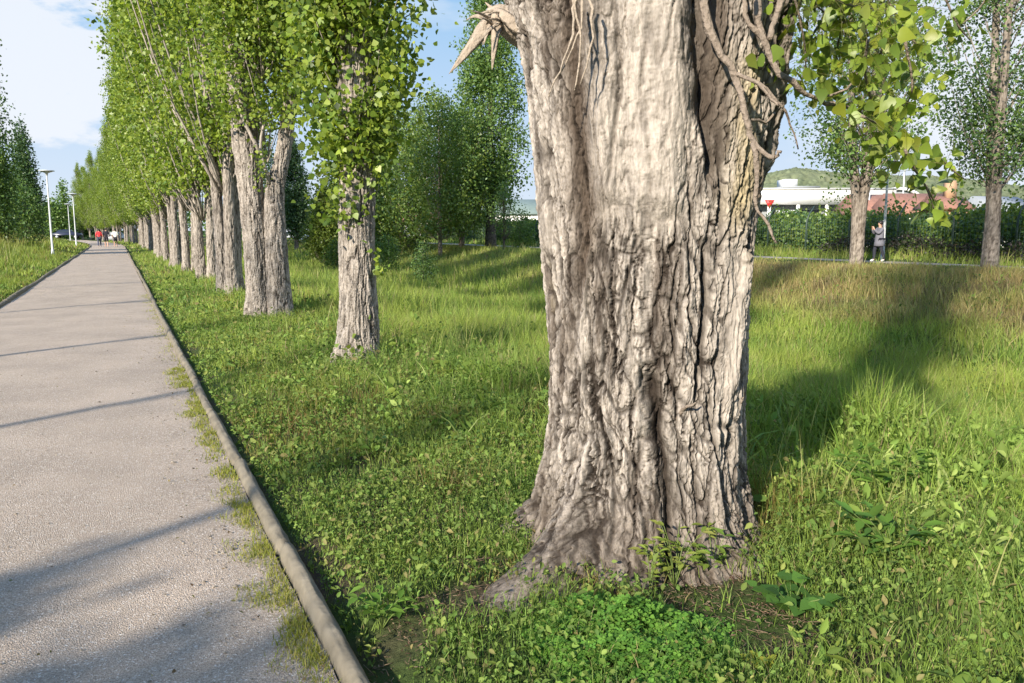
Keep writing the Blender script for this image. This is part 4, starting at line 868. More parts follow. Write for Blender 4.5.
# ------------------------------------------------------------------ cars
def car(px, Y, col, label, rz, z=.0):
    z = z - .15; p = wpos(px, Y); root = thing('parked_car', (p[0], Y, z), label, 'car', 'cars parked beyond the path end', rz)
    paint = simple('car_paint', col, .3, spec=.6); gl = simple('car_glass', (.03, .04, .05), .1); ty = simple('tyre', (.02, .02, .02), .9)
    side = np.array([(-2.1, .35), (-2.15, .7), (-2.0, .88), (-1.5, .95), (-1.0, 1.38), (-.2, 1.46), (.6, 1.38), (1.15, .98), (1.9, .86), (2.12, .65), (2.1, .35)])
    n = len(side); V = [];
    for yy, k in ((-.86, .9), (-.78, 1), (.78, 1), (.86, .9)):
        for a, b in side: V.append([a * (.98 if k < 1 else 1), yy * (1 if b < 1 else .82), b * (1 if k == 1 else .985)])
    Fq = [[i * n + j, i * n + j + 1, (i + 1) * n + j + 1, (i + 1) * n + j] for i in range(3) for j in range(n - 1)] + [[i * n + n - 1, i * n, (i + 1) * n, (i + 1) * n + n - 1] for i in range(3)]
    ca = len(V); V += [[0, -.86, .6], [0, .86, .6]]
    tr = [[ca, j + 1, j] for j in range(n - 1)] + [[ca + 1, 3 * n + j, 3 * n + j + 1] for j in range(n - 1)]
    mk('body', V, [Fq, tr], paint, root)
    for sy in (-1, 1):
        m = MB(); m.add([[-1.3, sy * .80, 1.0], [.95, sy * .80, 1.0], [.5, sy * .72, 1.32], [-.9, sy * .72, 1.32]], [[[0, 1, 2, 3]]]); m.build('side_window', gl, root)
    m = MB(); m.add([[1.14, -.66, 1.0], [1.14, .66, 1.0], [.66, .58, 1.36], [.66, -.58, 1.36]], [[[0, 1, 2, 3]]]); m.build('windscreen', gl, root)
    for a in (-1.3, 1.3):
        for sy in (-1, 1):
            m = MB(); m.tube([(a, sy * .72, .32), (a, sy * .90, .32)], .32, 16); w = m.build('wheel', ty, root); m = MB(); m.tube([(a, sy * .86, .32), (a, sy * .915, .32)], .19, 12); m.build('rim', LPM, w)
car(71, 128, (.02, .025, .05), 'dark car parked left of the path end behind the lamp posts', R(20), .4)
car(119, 118, (.38, .39, .40), 'silver grey car seen just above the walkers', R(95), .0); car(293, 96, (.42, .44, .47), 'pale car between poplar stems beyond the meadow', R(5), .3)


# ------------------------------------------------------------------ people
SK = simple('skin', (.50, .30, .21), .6); HAIR = simple('dark_hair', (.018, .013, .012), .5, noise=.3, nscale=60); SHOE = simple('shoes', (.6, .6, .6), .6)
def skin(name, J, E, mat, parent, sub=2, root=0):
    me = bpy.data.meshes.new(name); ks = list(J); me.from_pydata([J[k][0] for k in ks], [(ks.index(a), ks.index(b)) for a, b in E], [])
    o = bpy.data.objects.new(name, me); COL.objects.link(o); o.parent = parent
    o.modifiers.new('Skin', 'SKIN'); md = o.modifiers.new('Sub', 'SUBSURF'); md.levels = sub; md.render_levels = sub
    if not me.skin_vertices: bpy.context.view_layer.objects.active = o; me.attributes
    for i, k in enumerate(ks):
        v = me.skin_vertices[0].data[i]; r_ = J[k][1]; v.radius = (r_, r_) if not isinstance(r_, tuple) else r_; v.use_root = (i == root)
    me.materials.append(mat)
    return o
def ellipsoid(m, c, r, n=12, rot=None):
    th = np.linspace(0, np.pi, n); ph_ = np.arange(n * 2) / (n * 2) * 2 * np.pi
    V = np.stack([np.outer(np.sin(th), np.cos(ph_)), np.outer(np.sin(th), np.sin(ph_)), np.outer(np.cos(th), np.ones(n * 2))], -1).reshape(-1, 3) * np.array(r)
    m.add(V + np.array(c), [gridf(n, n * 2, True)[:, ::-1]])
def person(loc, rz, h, label, pose, top, bottom, hair_len=0., group=None, sleeves=True, coat=False, legs_bare=False, cap=None):
    """figure faces +Y before rotation"""
    root = thing('person', loc, label, 'person', group, rz); k = h / 1.72
    def S(d): return {a: (tuple(np.array(p) * k), r * k) for a, (p, r) in d.items()}
    st = pose['stride']; arm = pose['arm']
    J = {'pel': ((0, 0, .95), .13), 'waist': ((0, 0, 1.08), .115), 'chest': ((0, .01, 1.28), .135), 'neckb': ((0, 0, 1.42), .075), 'neck': ((0, .005, 1.49), .05), 'head': ((0, .02, 1.58), .082), 'crn': ((0, .01, 1.66), .07),
         'nose': ((0, .10, 1.575), .022)}
    E = [('pel', 'waist'), ('waist', 'chest'), ('chest', 'neckb'), ('neckb', 'neck'), ('neck', 'head'), ('head', 'crn'), ('head', 'nose')]
    for s_, nm in ((-1, 'L'), (1, 'R')):
        f = st * s_
        J.update({'hip' + nm: ((s_ * .09, 0, .90), .09), 'kn' + nm: ((s_ * .10, f * .55 + .05, .50), .058), 'ca' + nm: ((s_ * .10, f * .8 - .0, .32), .052), 'an' + nm: ((s_ * .10, f - .02, .09), .037), 'toe' + nm: ((s_ * .11, f + .15, .035), .03),
                  'sh' + nm: ((s_ * .18, 0, 1.39), .055), 'el' + nm: (arm[nm][0], .042), 'wr' + nm: (arm[nm][1], .028), 'ha' + nm: (arm[nm][2], .03)})
        E += [('pel', 'hip' + nm), ('hip' + nm, 'kn' + nm), ('kn' + nm, 'ca' + nm), ('ca' + nm, 'an' + nm), ('an' + nm, 'toe' + nm), ('chest', 'sh' + nm), ('sh' + nm, 'el' + nm), ('el' + nm, 'wr' + nm), ('wr' + nm, 'ha' + nm)]
        hd = np.array(arm[nm][2]); wd = np.array(arm[nm][1]); d = hd - wd; d = d / (np.linalg.norm(d) + 1e-9); sd = np.cross(d, [0, 0, 1.]) if abs(d[2]) < .8 else np.array([0, 1., 0])
        sd = sd / np.linalg.norm(sd)
        for q in range(4):
            J[f'f{q}{nm}'] = (tuple(hd + sd * (q - 1.5) * .02 + d * .03), .009); J[f'g{q}{nm}'] = (tuple(hd + sd * (q - 1.5) * .022 + d * (.075 + .008 * (q in (1, 2)))), .008); E += [('ha' + nm, f'f{q}{nm}'), (f'f{q}{nm}', f'g{q}{nm}')]
        J[f't{nm}'] = (tuple(hd - sd * .045 + d * .02), .009); E.append(('ha' + nm, f't{nm}'))
    Jb = S(J); skin('body', Jb, E, SK, root)
    def sub(names, grow, mat, nm, extra=None):
        JJ = {n_: (J[n_][0], J[n_][1] + grow) for n_ in names}
        JJ.update(extra or {}); EE = [e for e in E if e[0] in JJ and e[1] in JJ]
        return skin(nm, S(JJ), EE if not extra else EE + [(a, b) for a, b in extra_edges], mat, root)
    extra_edges = []
    tn = ['waist', 'chest', 'neckb', 'pel', 'shL', 'elL', 'shR', 'elR'] + (['wrL', 'wrR'] if sleeves else [])
    if coat:
        # coat flares down to mid thigh: rings of a closed skirted shell
        sub(tn, .022, top, 'jacket')
        m = MB(); m.lathe([(.12 * k, 1.30 * k), (.165 * k, 1.2 * k), (.17 * k, 1.0 * k), (.20 * k, .8 * k), (.225 * k, .66 * k), (.21 * k, .66 * k), (.15 * k, .95 * k), (.10 * k, 1.25 * k)], (0, 0, 0), 20); m.build('jacket_skirt', top, root, True)
    else: sub(tn, .02, top, 'shirt')
    sub(['pel', 'hipL', 'knL', 'hipR', 'knR'] + ([] if legs_bare else ['caL', 'caR', 'anL', 'anR']), .016, bottom, 'shorts' if legs_bare else 'trousers')
    for nm in 'LR': sub(['an' + nm, 'toe' + nm], .012, SHOE, 'shoe')
    m = MB(); ellipsoid(m, (0, -.012 * k, 1.63 * k), (.088 * k, .10 * k, .095 * k)); 
    if hair_len: ellipsoid(m, (0, -.075 * k, (1.56 - hair_len / 2) * k), (.085 * k, .05 * k, (.1 + hair_len / 2) * k))
    m.build('hair', HAIR, root, True)
    m = MB()
    for s_ in (-1, 1): ellipsoid(m, (s_ * .032 * k, .088 * k, 1.60 * k), (.013 * k, .008 * k, .008 * k), 6)
    m.build('eyes', HAIR, root, True)
    return root
def cl(n, c): return simple(n, c, .85, noise=.15, nscale=25)
hang = lambda b: {'L': ((-.25, -.06, 1.12), (-.24, b, .93), (-.24, b + .05, .86)), 'R': ((.25, .0, 1.12), (.24, .16, .96), (.23, .2, .9))}
phone = {'L': ((-.17, .17, 1.18), (-.07, .32, 1.36), (-.05, .34, 1.42)), 'R': ((.17, .17, 1.18), (.07, .32, 1.36), (.05, .34, 1.42))}
wm = person((14.45, 31.7, .36), R(100), 1.6, 'woman in a long grey jacket walking left on the far path, hands raised', {'stride': .17, 'arm': phone}, cl('grey_jacket', (.14, .14, .17)), cl('dark_trousers', (.02, .022, .035)), .32, coat=True)
PB = 'people strolling away down the path'
def pp(px, Y): x = (px - 512) / F * Y; return (x, Y, .0)
person(pp(102.5, 77), R(25), 1.72, 'walker in a red top and dark jeans, leftmost of the three on the path', {'stride': .16, 'arm': hang(-.02)}, cl('red_top', (.62, .04, .05)), cl('blue_jeans', (.06, .07, .11)), 0, PB, legs_bare=False)
person(pp(109.5, 74), R(25), 1.78, 'walker in black t-shirt and shorts, middle of the three on the path', {'stride': -.16, 'arm': hang(.05)}, cl('black_shirt', (.02, .018, .03)), cl('black_shorts', (.025, .02, .03)), 0, PB, sleeves=False, legs_bare=True)
person(pp(118.5, 76), R(25), 1.72, 'walker in a white shirt and dark shorts, rightmost of the three on the path', {'stride': .15, 'arm': hang(0)}, cl('white_shirt', (.75, .78, .72)), cl('dark_shorts', (.03, .03, .04)), 0, PB, sleeves=False, legs_bare=True)

# ------------------------------------------------------------------ grass and ground cover
def polar(r, n, r0, r1, th=R(43)):
    a = r.uniform(-th, th, n); d = np.sqrt(r.uniform(r0**2, r1**2, n)); return d * np.sin(a), d * np.cos(a)
def ell(x, y, cx, cy, rx, ry): return ((x - cx) / rx) ** 2 + ((y - cy) / ry) ** 2
def bare(x, y):
    """1 where soil shows"""
    n = .35 * perlin(x * 5, y * 5, 1) + .25 * perlin(x * 11, y * 11, 3)
    b = 1 - sstep(.6, 1.25, np.minimum.reduce([ell(x, y, -.18, 3.15, .26, .22), ell(x, y, .92, 3.08, .34, .38), ell(x, y, .62, 3.38, .30, .16), ell(x, y, -.42, 2.86, .10, .30), ell(x, y, -.15, 3.6, .2, .1)]) + n)
    return b
def veg_color(x, y, w, r, n):
    lush = np.array([.150, .240, .052]); yel = np.array([.300, .365, .075]); dark = np.array([.075, .160, .034]); mid = np.array([.200, .300, .055]); dry = np.array([.34, .265, .12]); pur = np.array([.125, .095, .070]); straw = np.array([.42, .35, .18])
    d = np.hypot(x, y)
    t = sstep(-.45, .45, fbm(x * .6, y * .6, 3, 3) + .35 * r.normal(size=n) * .5)[:, None]
    c = lush * (1 - t) + mid * t
    ty = (sstep(-.2, .4, fbm(x * .6 + 7, y * .6, 6, 3) + .25 * sstep(7, 12, d)) * (.35 + .5 * sstep(5, 11, d)))[:, None]
    c = c * (1 - ty) + yel * ty
    td = (sstep(.25, .6, fbm(x * .9 + 3, y * .9, 9, 2)) * .7)[:, None]; c = c * (1 - td) + dark * td
    bank = sstep(14.5, 17.5, w) * (1 - sstep(24.2, 25.2, w)) * sstep(6, 3, np.abs(0)) 
    s, _ = xy_to_sw(x, y)
    bank = sstep(14, 17, w + 2 * perlin(x * .3, y * .3, 2)) * (1 - sstep(23.8, 25, w)) * (1 - .8 * sstep(22, 34, s))
    k = sstep(-.35, .35, fbm(x * .5, y * .5, 12, 2)); kk = (bank * (.68 + .3 * k) * (r.random(n) < .9))[:, None]
    pq = sstep(.0, .35, fbm(x * .45 + 20, y * .45, 14, 2))[:, None]
    dp = dry * (1 - .75 * pq) + pur * .75 * pq
    c = c * (1 - kk) + dp * kk
    lt = (sstep(-5.2, -7.5, w) * (.35 + .5 * (r.random(n) < .5)))[:, None]; c = c * (1 - lt) + np.array([.30, .27, .09]) * lt
    # reddish weeds patch by the kerb and worn spots
    red = (np.maximum(np.exp(-ell(x, y, -1.7, 6.3, .8, 1.1)), .8 * sstep(.22, .4, perlin(x * 1.3 + 4, y * 1.3, 33)) * (w < 3)) * (r.random(n) < .6))[:, None] * .8; c = c * (1 - red) + np.array([.22, .10, .05]) * red
    st = (r.random(n) < .09)[:, None]; c = np.where(st, straw * (.5 + .5 * r.random((n, 1))), c)
    return np.clip(c * (1 + .22 * r.normal(size=(n, 1))), .006, .8)
def height(x, y, w, r, n):
    h = np.interp(w, [-14, -7.5, -5.5, -3.9, -3.2, 0, .25, 1.6, 2.6, 4.5, 14, 21, 23, 25.2, 27.6, 29], [.85, .8, .45, .24, .12, .04, .10, .18, .28, .40, .34, .22, .08, .05, .08, .40])
    s, _ = xy_to_sw(x, y)
    h = h * (1 + .55 * fbm(x * .8, y * .8, 21, 2)) * (.85 + .3 * sstep(2, 6, s) * (w > .3))
    h *= np.where((w > 1.2) & (w < 5) & (s < 3), 1.0, 1)
    h += .35 * np.exp(-ell(x, y, 3.05, 6.5, .75, .8)) + .18 * np.exp(-ell(x, y, 4.2, 6.0, .5, .7))
    return h * (.45 + .9 * r.random(n))
def allowed(x, y, w, r, n, strip=True):
    ok = ~((w > -3.08) & (w < .03)) & ~((w > 25.45 + .2 * r.random(n)) & (w < 27.15 + .2 * r.random(n)))
    ok &= ell(x, y, TX, TY + .05, .62, .58) > 1
    ok &= r.random(n) > bare(x, y) * .96
    ok &= (w < 34)
    return ok
def blades(name, label, bands, seed, colf=veg_color, hf=height, okf=allowed, mat='grass', cat='grass', lean=.35, zoff=0.):
    VV = []; F4 = []; F3 = []; CC = []; off = 0
    r = np.random.default_rng(seed)
    for (r0, r1, den, wd, seg, hm) in bands:
        n = int(.5 * 2 * R(43) * (r1**2 - r0**2) * den); x, y = polar(r, n, r0, r1)
        s, w = xy_to_sw(x, y); ok = okf(x, y, w, r, n)
        # tufts: clump density
        ok &= r.random(n) < .35 + .65 * sstep(-.35, .2, perlin(x * 3.1, y * 3.1, 5) + .5 * perlin(x * 9, y * 9, 2))
        x, y, w = x[ok], y[ok], w[ok]; n = len(x)
        h = hf(x, y, w, r, n) * hm; a = r.uniform(0, 2 * np.pi, n); ln = np.abs(r.normal(size=n)) * lean + .12
        z = ground_z(x, y) - .01 + zoff; wv = wd * (.6 + .8 * r.random(n)) * (1 + .7 * sstep(2, 3.2, w) * (np.hypot(x, y) < 9))
        da = r.uniform(0, 2 * np.pi, n); dx, dy = np.cos(da), np.sin(da); sx, sy = np.cos(a), np.sin(a)
        c = colf(x, y, w, r, n)
        rows = []
        ts = np.linspace(0, 1, seg + 1)
        for t in ts[:-1]:
            o = ln * h * t**1.8; zt = z + h * (t - .22 * ln * t**2); ww = wv * (1 - t * .75) * (.7 + .3 * min(1, t * 4 + .3)) / 2
            rows += [np.stack([x + dx * o - sx * ww, y + dy * o - sy * ww, zt], -1), np.stack([x + dx * o + sx * ww, y + dy * o + sy * ww, zt], -1)]
        o = ln * h; rows.append(np.stack([x + dx * o, y + dy * o, z + h * (1 - .3 * ln)], -1))
        k = len(rows); V = np.stack(rows, 1).reshape(-1, 3); b = off + np.arange(n)[:, None] * k
        for q in range(seg - 1): F4.append(b + [[2 * q, 2 * q + 1, 2 * q + 3, 2 * q + 2]])
        F3.append(b + [[2 * seg - 2, 2 * seg - 1, 2 * seg]])
        VV.append(V); CC.append(np.repeat(c, k, 0)); off += len(V)
    o = mk(name, np.concatenate(VV), ([np.concatenate(F4)] if F4 else []) + [np.concatenate(F3)], M[mat], None, {'col': np.concatenate(CC)}, smooth=False)
    return tag(o, label, cat, kind='stuff')
blades('grass', 'mixed green meadow grass covering both verges, the ditch and the banks', [(1.6, 5, 4200, .0045, 3, 1), (5, 9, 2600, .007, 2, 1), (9, 16, 1100, .011, 2, 1.05), (16, 30, 420, .022, 2, 1.1), (30, 60, 110, .05, 1, 1.15), (60, 130, 16, .13, 1, 1.2)], 100)
# broad leaved ground cover
def lf_layer(name, label, bands, seed, okf, shape, up, cat, hsc=.75, cols=None, tri=False):
    r = np.random.default_rng(seed); PP = []; SS = []; CC = []
    for (r0, r1, den, size) in bands:
        n = int(.5 * 2 * R(43) * (r1**2 - r0**2) * den); x, y = polar(r, n, r0, r1); s, w = xy_to_sw(x, y); ok = okf(x, y, w, r, n); x, y, w = x[ok], y[ok], w[ok]; n = len(x)
        h = np.minimum(height(x, y, w, r, n), .4) * hsc * r.random(n) ** .6; PP.append(np.stack([x, y, ground_z(x, y) + h + .01], -1)); SS.append(size * (.45 + 1.5 * r.random(n) ** 2.2))
        c = veg_color(x, y, w, r, n) if cols is None else mixcols(n, cols, r); CC.append(c)
    P = np.concatenate(PP); S = np.concatenate(SS); C = np.concatenate(CC)
    V, Fs, c = leaves(P, S, C, shape, up, r)
    return tag(mk(name, V, Fs, M['weed'], None, {'col': c}, smooth=False), label, cat, kind='stuff')
def ok_weed(x, y, w, r, n):
    p = sstep(-.15, .25, fbm(x * 1.3, y * 1.3, 31, 2) + .35 * (w < 3.2) * (w > 0)); p = np.where((w > 14) | (w < -3), p * .4, p)
    return allowed(x, y, w, r, n) & (r.random(n) < p)
lf_layer('ground_weeds', 'small leaved weeds and clover growing through the grass', [(1.6, 5, 3600, .018), (5, 9, 1500, .025), (9, 16, 500, .036), (16, 28, 130, .06)], 101, ok_weed, OVAL * [1.5, 1, 2], .6, 'weeds', .75, [(.12, .20, .042), (.165, .25, .055), (.09, .16, .04), (.21, .285, .07)])
def ok_dock(x, y, w, r, n): return allowed(x, y, w, r, n) & (r.random(n) < sstep(.0, .35, perlin(x * 1.1, y * 1.1, 41)) * (w > 1.4))
lf_layer('broad_weeds', 'broad pointed weed leaves among the tall grass right of the big trunk', [(1.6, 5.5, 1500, .055), (5.5, 9, 600, .075), (9, 14, 160, .09)], 102, ok_dock, OVAL, .25, 'weeds', .8, [(.10, .17, .035), (.14, .21, .04), (.20, .26, .055)])
def clover():
    r = np.random.default_rng(110); n = 3600; u = r.random(n) ** .62 * 1.08; a = r.random(n) * 6.283
    x = .44 + .37 * u * np.cos(a) * (1 + .15 * np.sin(3 * a)); y = 2.80 + .38 * u * np.sin(a); x = x + .09 * perlin(y * 5, x * 5, 7); y = y + .10 * perlin(x * 5, y * 5, 9); h = (.085 * (1 - u**2.2) + .02) * (.35 + .8 * r.random(n)) * (1 + .9 * perlin(x * 6, y * 6, 2))
    ok = ell(x, y, TX, TY, .60, .60) > 1; x, y, h = x[ok], y[ok], h[ok]; n = len(x)
    z = ground_z(x, y) + h; d = r.random(n) * 6.283; til = r.normal(size=(n, 2)) * .28
    Nn = np.stack([til[:, 0], til[:, 1] - .12, np.ones(n)], -1); Nn /= np.linalg.norm(Nn, axis=1)[:, None]
    P = []; U = []; T = []; NN = []
    for k in range(3):
        t = np.stack([np.cos(d + k * 2.094), np.sin(d + k * 2.094), np.zeros(n)], -1); t -= Nn * (t * Nn).sum(1)[:, None]; t /= np.linalg.norm(t, axis=1)[:, None]
        P.append(np.stack([x, y, z], -1)); T.append(t); U.append(np.cross(t, Nn)); NN.append(Nn)
    P = np.concatenate(P); T = np.concatenate(T); U = np.concatenate(U); NN = np.concatenate(NN)
    TRI = np.array([[0, 0, 0], [.40, .45, .05], [.42, .85, .02], [0, .92, -.06], [-.42, .85, .02], [-.40, .45, .05]])
    c = np.tile(mixcols(n, [(.09, .21, .035), (.125, .265, .042), (.165, .32, .05)], r), (3, 1))
    V, Fs, c = leaves(P, np.tile(.0185 * (.6 + .7 * r.random(n)), 3), c, TRI, 0, r, (U, T, NN))
    mb = MB(); mb.add(V, Fs); cc = [c]
    for i in range(0, n, 4):
        st, sf = tube([(x[i] + .01, y[i], z[i] - h[i] - .01), (x[i], y[i], z[i])], .0009, 3, False); mb.add(st, sf); cc.append(np.tile([.10, .2, .04], (len(st), 1)))
    tag(mb.build('clover', M['weed'], None, False, {'col': np.concatenate(cc)}), 'bright green clover mound at the front foot of the big trunk', 'clover', kind='stuff')
def ok_strip(x, y, w, r, n): return allowed(x, y, w, r, n) & (w > 0) & (w < 3.6) & (r.random(n) < .25 + .75 * sstep(-.2, .2, perlin(x * 2, y * 2, 61)))
lf_layer('strip_weeds', 'leafy low weeds in the strip between kerb and poplars', [(1.6, 5, 1100, .024), (5, 10, 330, .036), (10, 18, 80, .05)], 107, ok_strip, OVAL * [1.35, 1, 2.2], .35, 'weeds', 1., [(.15, .22, .05), (.20, .26, .065), (.11, .17, .045), (.26, .30, .08), (.24, .20, .09)])
clover()
def litter():
    r = np.random.default_rng(120); n = 9000; x, y = polar(r, n * 3, 2.2, 4.6); ok = (r.random(len(x)) < bare(x, y)) & (ell(x, y, TX, TY, .5, .5) > 1); x, y = x[ok][:n], y[ok][:n]; n = len(x)
    z = ground_z(x, y) + .006 + .012 * r.random(n)
    c = mixcols(n, [(.16, .10, .07), (.24, .16, .10), (.10, .06, .05), (.22, .12, .10), (.33, .26, .17)], r)
    V, Fs, c = leaves(np.stack([x, y, z], -1), .016 * (.5 + r.random(n)), c, OVAL * [.55, 1, 1], 1.2, r)
    mb = MB(); mb.add(V, Fs); cc = [c]
    for i in r.integers(0, n, 420):
        a = r.random() * 6.28; l = .02 + .05 * r.random(); st, sf = tube([(x[i], y[i], z[i]), (x[i] + l * math.cos(a), y[i] + l * math.sin(a), z[i] + .012 * r.random())], .0016, 4); mb.add(st, sf); cc.append(np.tile(np.array([.20, .15, .10]) * (.5 + r.random()), (len(st), 1)))
    tag(mb.build('leaf_litter', M['weed'], None, False, {'col': np.concatenate(cc)}), 'brown leaf litter and twigs on bare soil round the big trunk', 'litter', kind='stuff')
litter()
# yellowish moss grass along the path side of the kerbs
def ok_edge(x, y, w, r, n): return (w < -.095) & (w > -.15 - .20 * sstep(-.5, .3, perlin(x * 2.3, y * 2.3, 3)) * r.random(n)) & (r.random(n) < .45 + .55 * sstep(-.2, .1, perlin(x * 4, y * 4, 8)))
def col_edge(x, y, w, r, n): return mixcols(n, [(.27, .29, .045), (.20, .25, .04), (.33, .30, .09)], r)
blades('edge_moss', 'yellow green moss and short grass growing along the kerb on the path', [(1.6, 5, 26000, .0045, 2, 1.15), (5, 10, 11000, .008, 2, 1.1), (10, 22, 1200, .014, 1, 1)], 103, col_edge, lambda x, y, w, r, n: .014 + .030 * r.random(n), ok_edge, 'grass', 'moss', .5, .018)
# pale seed stalks
def ok_stalk(x, y, w, r, n): return allowed(x, y, w, r, n) & (r.random(n) < sstep(.0, .4, perlin(x * .9, y * .9, 51) + .5 * np.exp(-ell(x, y, 3.0, 6.3, 1.1, 1.2)) + .15 * (w > 3))) & ((w > 2.2) | (w < -4.6))
def h_stalk(x, y, w, r, n): return np.where(w < 0, 1.15, .62) * (.6 + .6 * r.random(n))
blades('seed_stalks', 'tall pale grass stalks standing above the meadow', [(2.5, 6, 60, .0055, 3, .8), (6, 12, 45, .009, 3, 1), (12, 28, 16, .015, 3, 1), (28, 60, 8, .03, 2, 1.05)], 104, lambda x, y, w, r, n: mixcols(n, [(.30, .33, .10), (.38, .36, .15), (.22, .28, .07)], r), h_stalk, ok_stalk, 'grass', 'grass', .18)
def h_tuft(x, y, w, r, n): return (.34 + .34 * np.exp(-ell(x, y, 3.0, 6.3, .9, 1.0))) * (.5 + .7 * r.random(n))
def ok_tuft(x, y, w, r, n):
    p = np.exp(-ell(x, y, 3.0, 6.2, .75, .8)) + .8 * np.exp(-ell(x, y, 4.1, 6.3, .5, .7)) + .55 * np.exp(-ell(x, y, 2.4, 4.6, .5, .5)) + .5 * np.exp(-ell(x, y, 3.3, 4.7, .4, .5)) + .5 * sstep(.22, .45, perlin(x * 1.4, y * 1.4, 71)) * (w > 1.9) * (w < 12) + .25 * sstep(.3, .5, perlin(x * 2.2, y * 2.2, 75)) * (w > .6) * (w < 2.6) * (y > 4.5) + .22 * (w > 2.4) * (y < 5.5) * sstep(-.3, .2, perlin(x * 3, y * 3, 77))
    return allowed(x, y, w, r, n) & (r.random(n) < p)
blades('tall_grass', 'tufts of broad bright yellow green blades standing above the ditch grass', [(2.5, 5, 520, .013, 3, .8), (5, 9, 520, .017, 3, 1), (9, 15, 120, .022, 2, 1)], 105, lambda x, y, w, r, n: mixcols(n, [(.28, .37, .09), (.22, .33, .06), (.34, .40, .14), (.16, .27, .05)], r), h_tuft, ok_tuft, 'grass', 'grass', .4)
def ok_clump(x, y, w, r, n): return allowed(x, y, w, r, n) & (r.random(n) < np.maximum.reduce([np.exp(-ell(x, y, 3.0, 6.2, .65, .6)), .8 * np.exp(-ell(x, y, 4.1, 6.4, .5, .6)), .8 * np.exp(-ell(x, y, 2.5, 4.7, .35, .35)), .55 * sstep(.3, .5, perlin(x * 1.6, y * 1.6, 81)) * (w > .5) * (w < 6)]))
for k_, (hs_, sz_) in enumerate([(1.25, .034), (1.0, .045)]):
    lf_layer('weed_clumps', ['tall leafy weed clumps, paler upper leaves', 'tall leafy weed clumps, larger lower leaves'][k_], [(2.2, 5.5, 1500, sz_), (5.5, 9, 1500, sz_ * 1.15), (9, 14, 260, sz_ * 1.5)], 108 + k_, ok_clump, OVAL * [1.3, 1, 2], .2, 'weeds', hs_, [(.24, .33, .08), (.19, .29, .06), (.30, .38, .11), (.14, .24, .05)])
# loose stones on the path
def stones():
    r = np.random.default_rng(130); mb = MB(); cc = []
    ic = np.array([[0, 0, 1], [.9, 0, .3], [.28, .85, .3], [-.72, .53, .3], [-.72, -.53, .3], [.28, -.85, .3], [.8, .4, -.4], [-.3, .9, -.4], [-1, 0, -.4], [-.3, -.9, -.4], [.8, -.5, -.4], [0, 0, -.7]])
    fi = [[0, 1, 2], [0, 2, 3], [0, 3, 4], [0, 4, 5], [0, 5, 1], [1, 6, 2], [2, 7, 3], [3, 8, 4], [4, 9, 5], [5, 10, 1], [6, 7, 2], [7, 8, 3], [8, 9, 4], [9, 10, 5], [10, 6, 1]]
    n = 2600; s = r.uniform(-3, 9, n); w = np.where(r.random(n) < .6, -.15 - np.abs(r.normal(size=n)) * .18, r.uniform(-2.9, -.1, n)); w = np.clip(w, -2.9, -.1); x, y = sw_to_xy(s, w)
    for i in range(n):
        q = (.0022 + .0035 * r.random() ** 2) * (2.2 if r.random() < .02 else 1); mb.add((ic * (1 + .3 * r.normal(size=ic.shape))) * q * [1.2, 1, .7] + [x[i], y[i], .006 + .012 * math.sin((w[i] + 3) / 3 * math.pi)], [fi]); cc.append(np.tile(np.array([.34, .30, .26]) * (.4 + 1.1 * r.random()), (len(ic), 1)))
    tag(mb.build('loose_gravel', M['weed'], None, False, {'col': np.concatenate(cc)}), 'loose small stones scattered on the path beside the kerb', 'gravel', kind='stuff')
stones()
def debris():
    r = np.random.default_rng(140); n = 520; s_ = r.uniform(-2, 14, n); w = np.where(r.random(n) < .75, -.12 - np.abs(r.normal(size=n)) * .28, r.uniform(-2.9, -.1, n)).clip(-2.9, -.1); x, y = sw_to_xy(s_, w)
    z = .012 + .014 * np.sin((w + 3) / 3 * np.pi) + .004 * r.random(n)
    V, Fs, c = leaves(np.stack([x, y, z], -1), .014 * (.4 + 1.2 * r.random(n)), mixcols(n, [(.20, .14, .08), (.30, .24, .12), (.13, .09, .06), (.16, .18, .06)], r), OVAL * [1.6, 1, 1], 1.6, r)
    tag(mk('path_litter', V, Fs, M['weed'], None, {'col': c}, smooth=False), 'small dry leaf bits strewn on the path near the kerb', 'litter', kind='stuff')
debris()
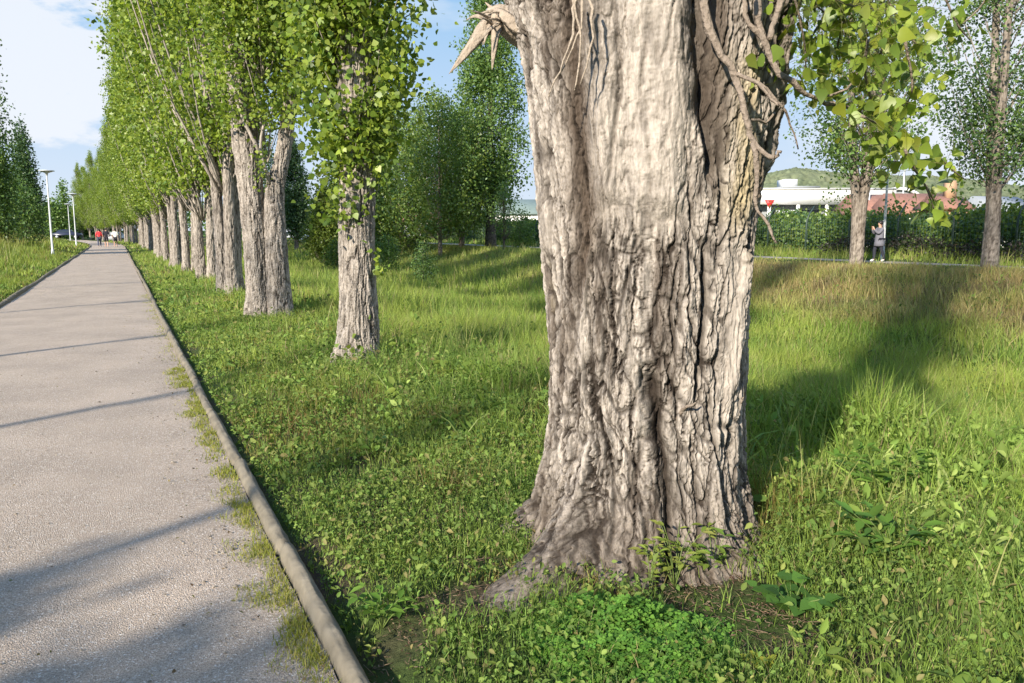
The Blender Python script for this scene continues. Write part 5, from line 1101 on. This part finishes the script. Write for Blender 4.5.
# single plants near the trunk
def plant(x, y, label, n, h, size, cols, seed, spread=.08, shape=OVAL, name='weed_plant'):
    g = float(ground_z(x, y)); root = thing(name, (x, y, g), label, 'plant'); r = np.random.default_rng(seed)
    mb = MB(); P = []; Fr = [[], [], []]
    for i in range(n):
        a = r.random() * 6.28; l = spread * (.3 + r.random()); hh = h * (.6 + .5 * r.random()); pts = spline([(0, 0, -.01), (l * .4 * math.cos(a), l * .4 * math.sin(a), hh * .6), (l * math.cos(a), l * math.sin(a), hh)], 7)
        mb.tube(pts, np.linspace(.0025, .0012, 7), 5)
        for k in (2, 3, 4, 5, 6, 6):
            b = a + r.normal() * 1.2; t = np.array([math.cos(b), math.sin(b), .25 + .3 * r.normal()]); t /= np.linalg.norm(t); nn = np.array([-t[0] * .2, -t[1] * .2 - .2, 1.]); nn -= t * (nn @ t); nn /= np.linalg.norm(nn)
            P.append(pts[k]); Fr[0].append(np.cross(t, nn)); Fr[1].append(t); Fr[2].append(nn)
    mb.build('stems', simple('stem_green', (.12, .17, .04), .6), root, True)
    P = np.array(P); V, Fs, c = leaves(P, size * (.6 + .6 * r.random(len(P))), mixcols(len(P), cols, r), shape, 0, r, tuple(np.array(q) for q in Fr))
    mk('foliage', V, Fs, M['weed'], root, {'col': c}, smooth=False)
YG = [(.22, .27, .05), (.17, .24, .04), (.26, .27, .07)]; GG = [(.10, .20, .03), (.14, .24, .04)]
plant(.72, 3.36, 'yellowish leafy weed growing up the front of the big trunk right of the deep crack', 12, .26, .055, YG, 1, .12)
plant(.90, 3.42, 'taller yellow green weed at the right foot of the big trunk', 10, .22, .06, YG + GG, 2, .12)
plant(.60, 3.30, 'small weed sprig in the deep crack at the trunk foot', 5, .2, .04, YG, 3, .06)
plant(-.52, 3.02, 'bright green broad leaf weed beside the kerb', 9, .12, .06, GG, 4, .10)
plant(.90, 2.72, 'small yellow leaved seedling on the bare soil', 4, .05, .045, [(.32, .33, .05)], 5, .05)
plant(1.14, 3.08, 'round leaved dark green weed right of the bare soil', 9, .12, .06, [(.06, .14, .03), (.08, .17, .03)], 6, .12, POPL)
plant(2.2, 4.6, 'leafy dock plant in the grass right of the big trunk', 12, .38, .10, GG, 7, .2)
plant(1.75, 3.5, 'broad leaved plant at the lower right of the meadow', 12, .25, .09, [(.07, .15, .03), (.10, .19, .03)], 8, .2)
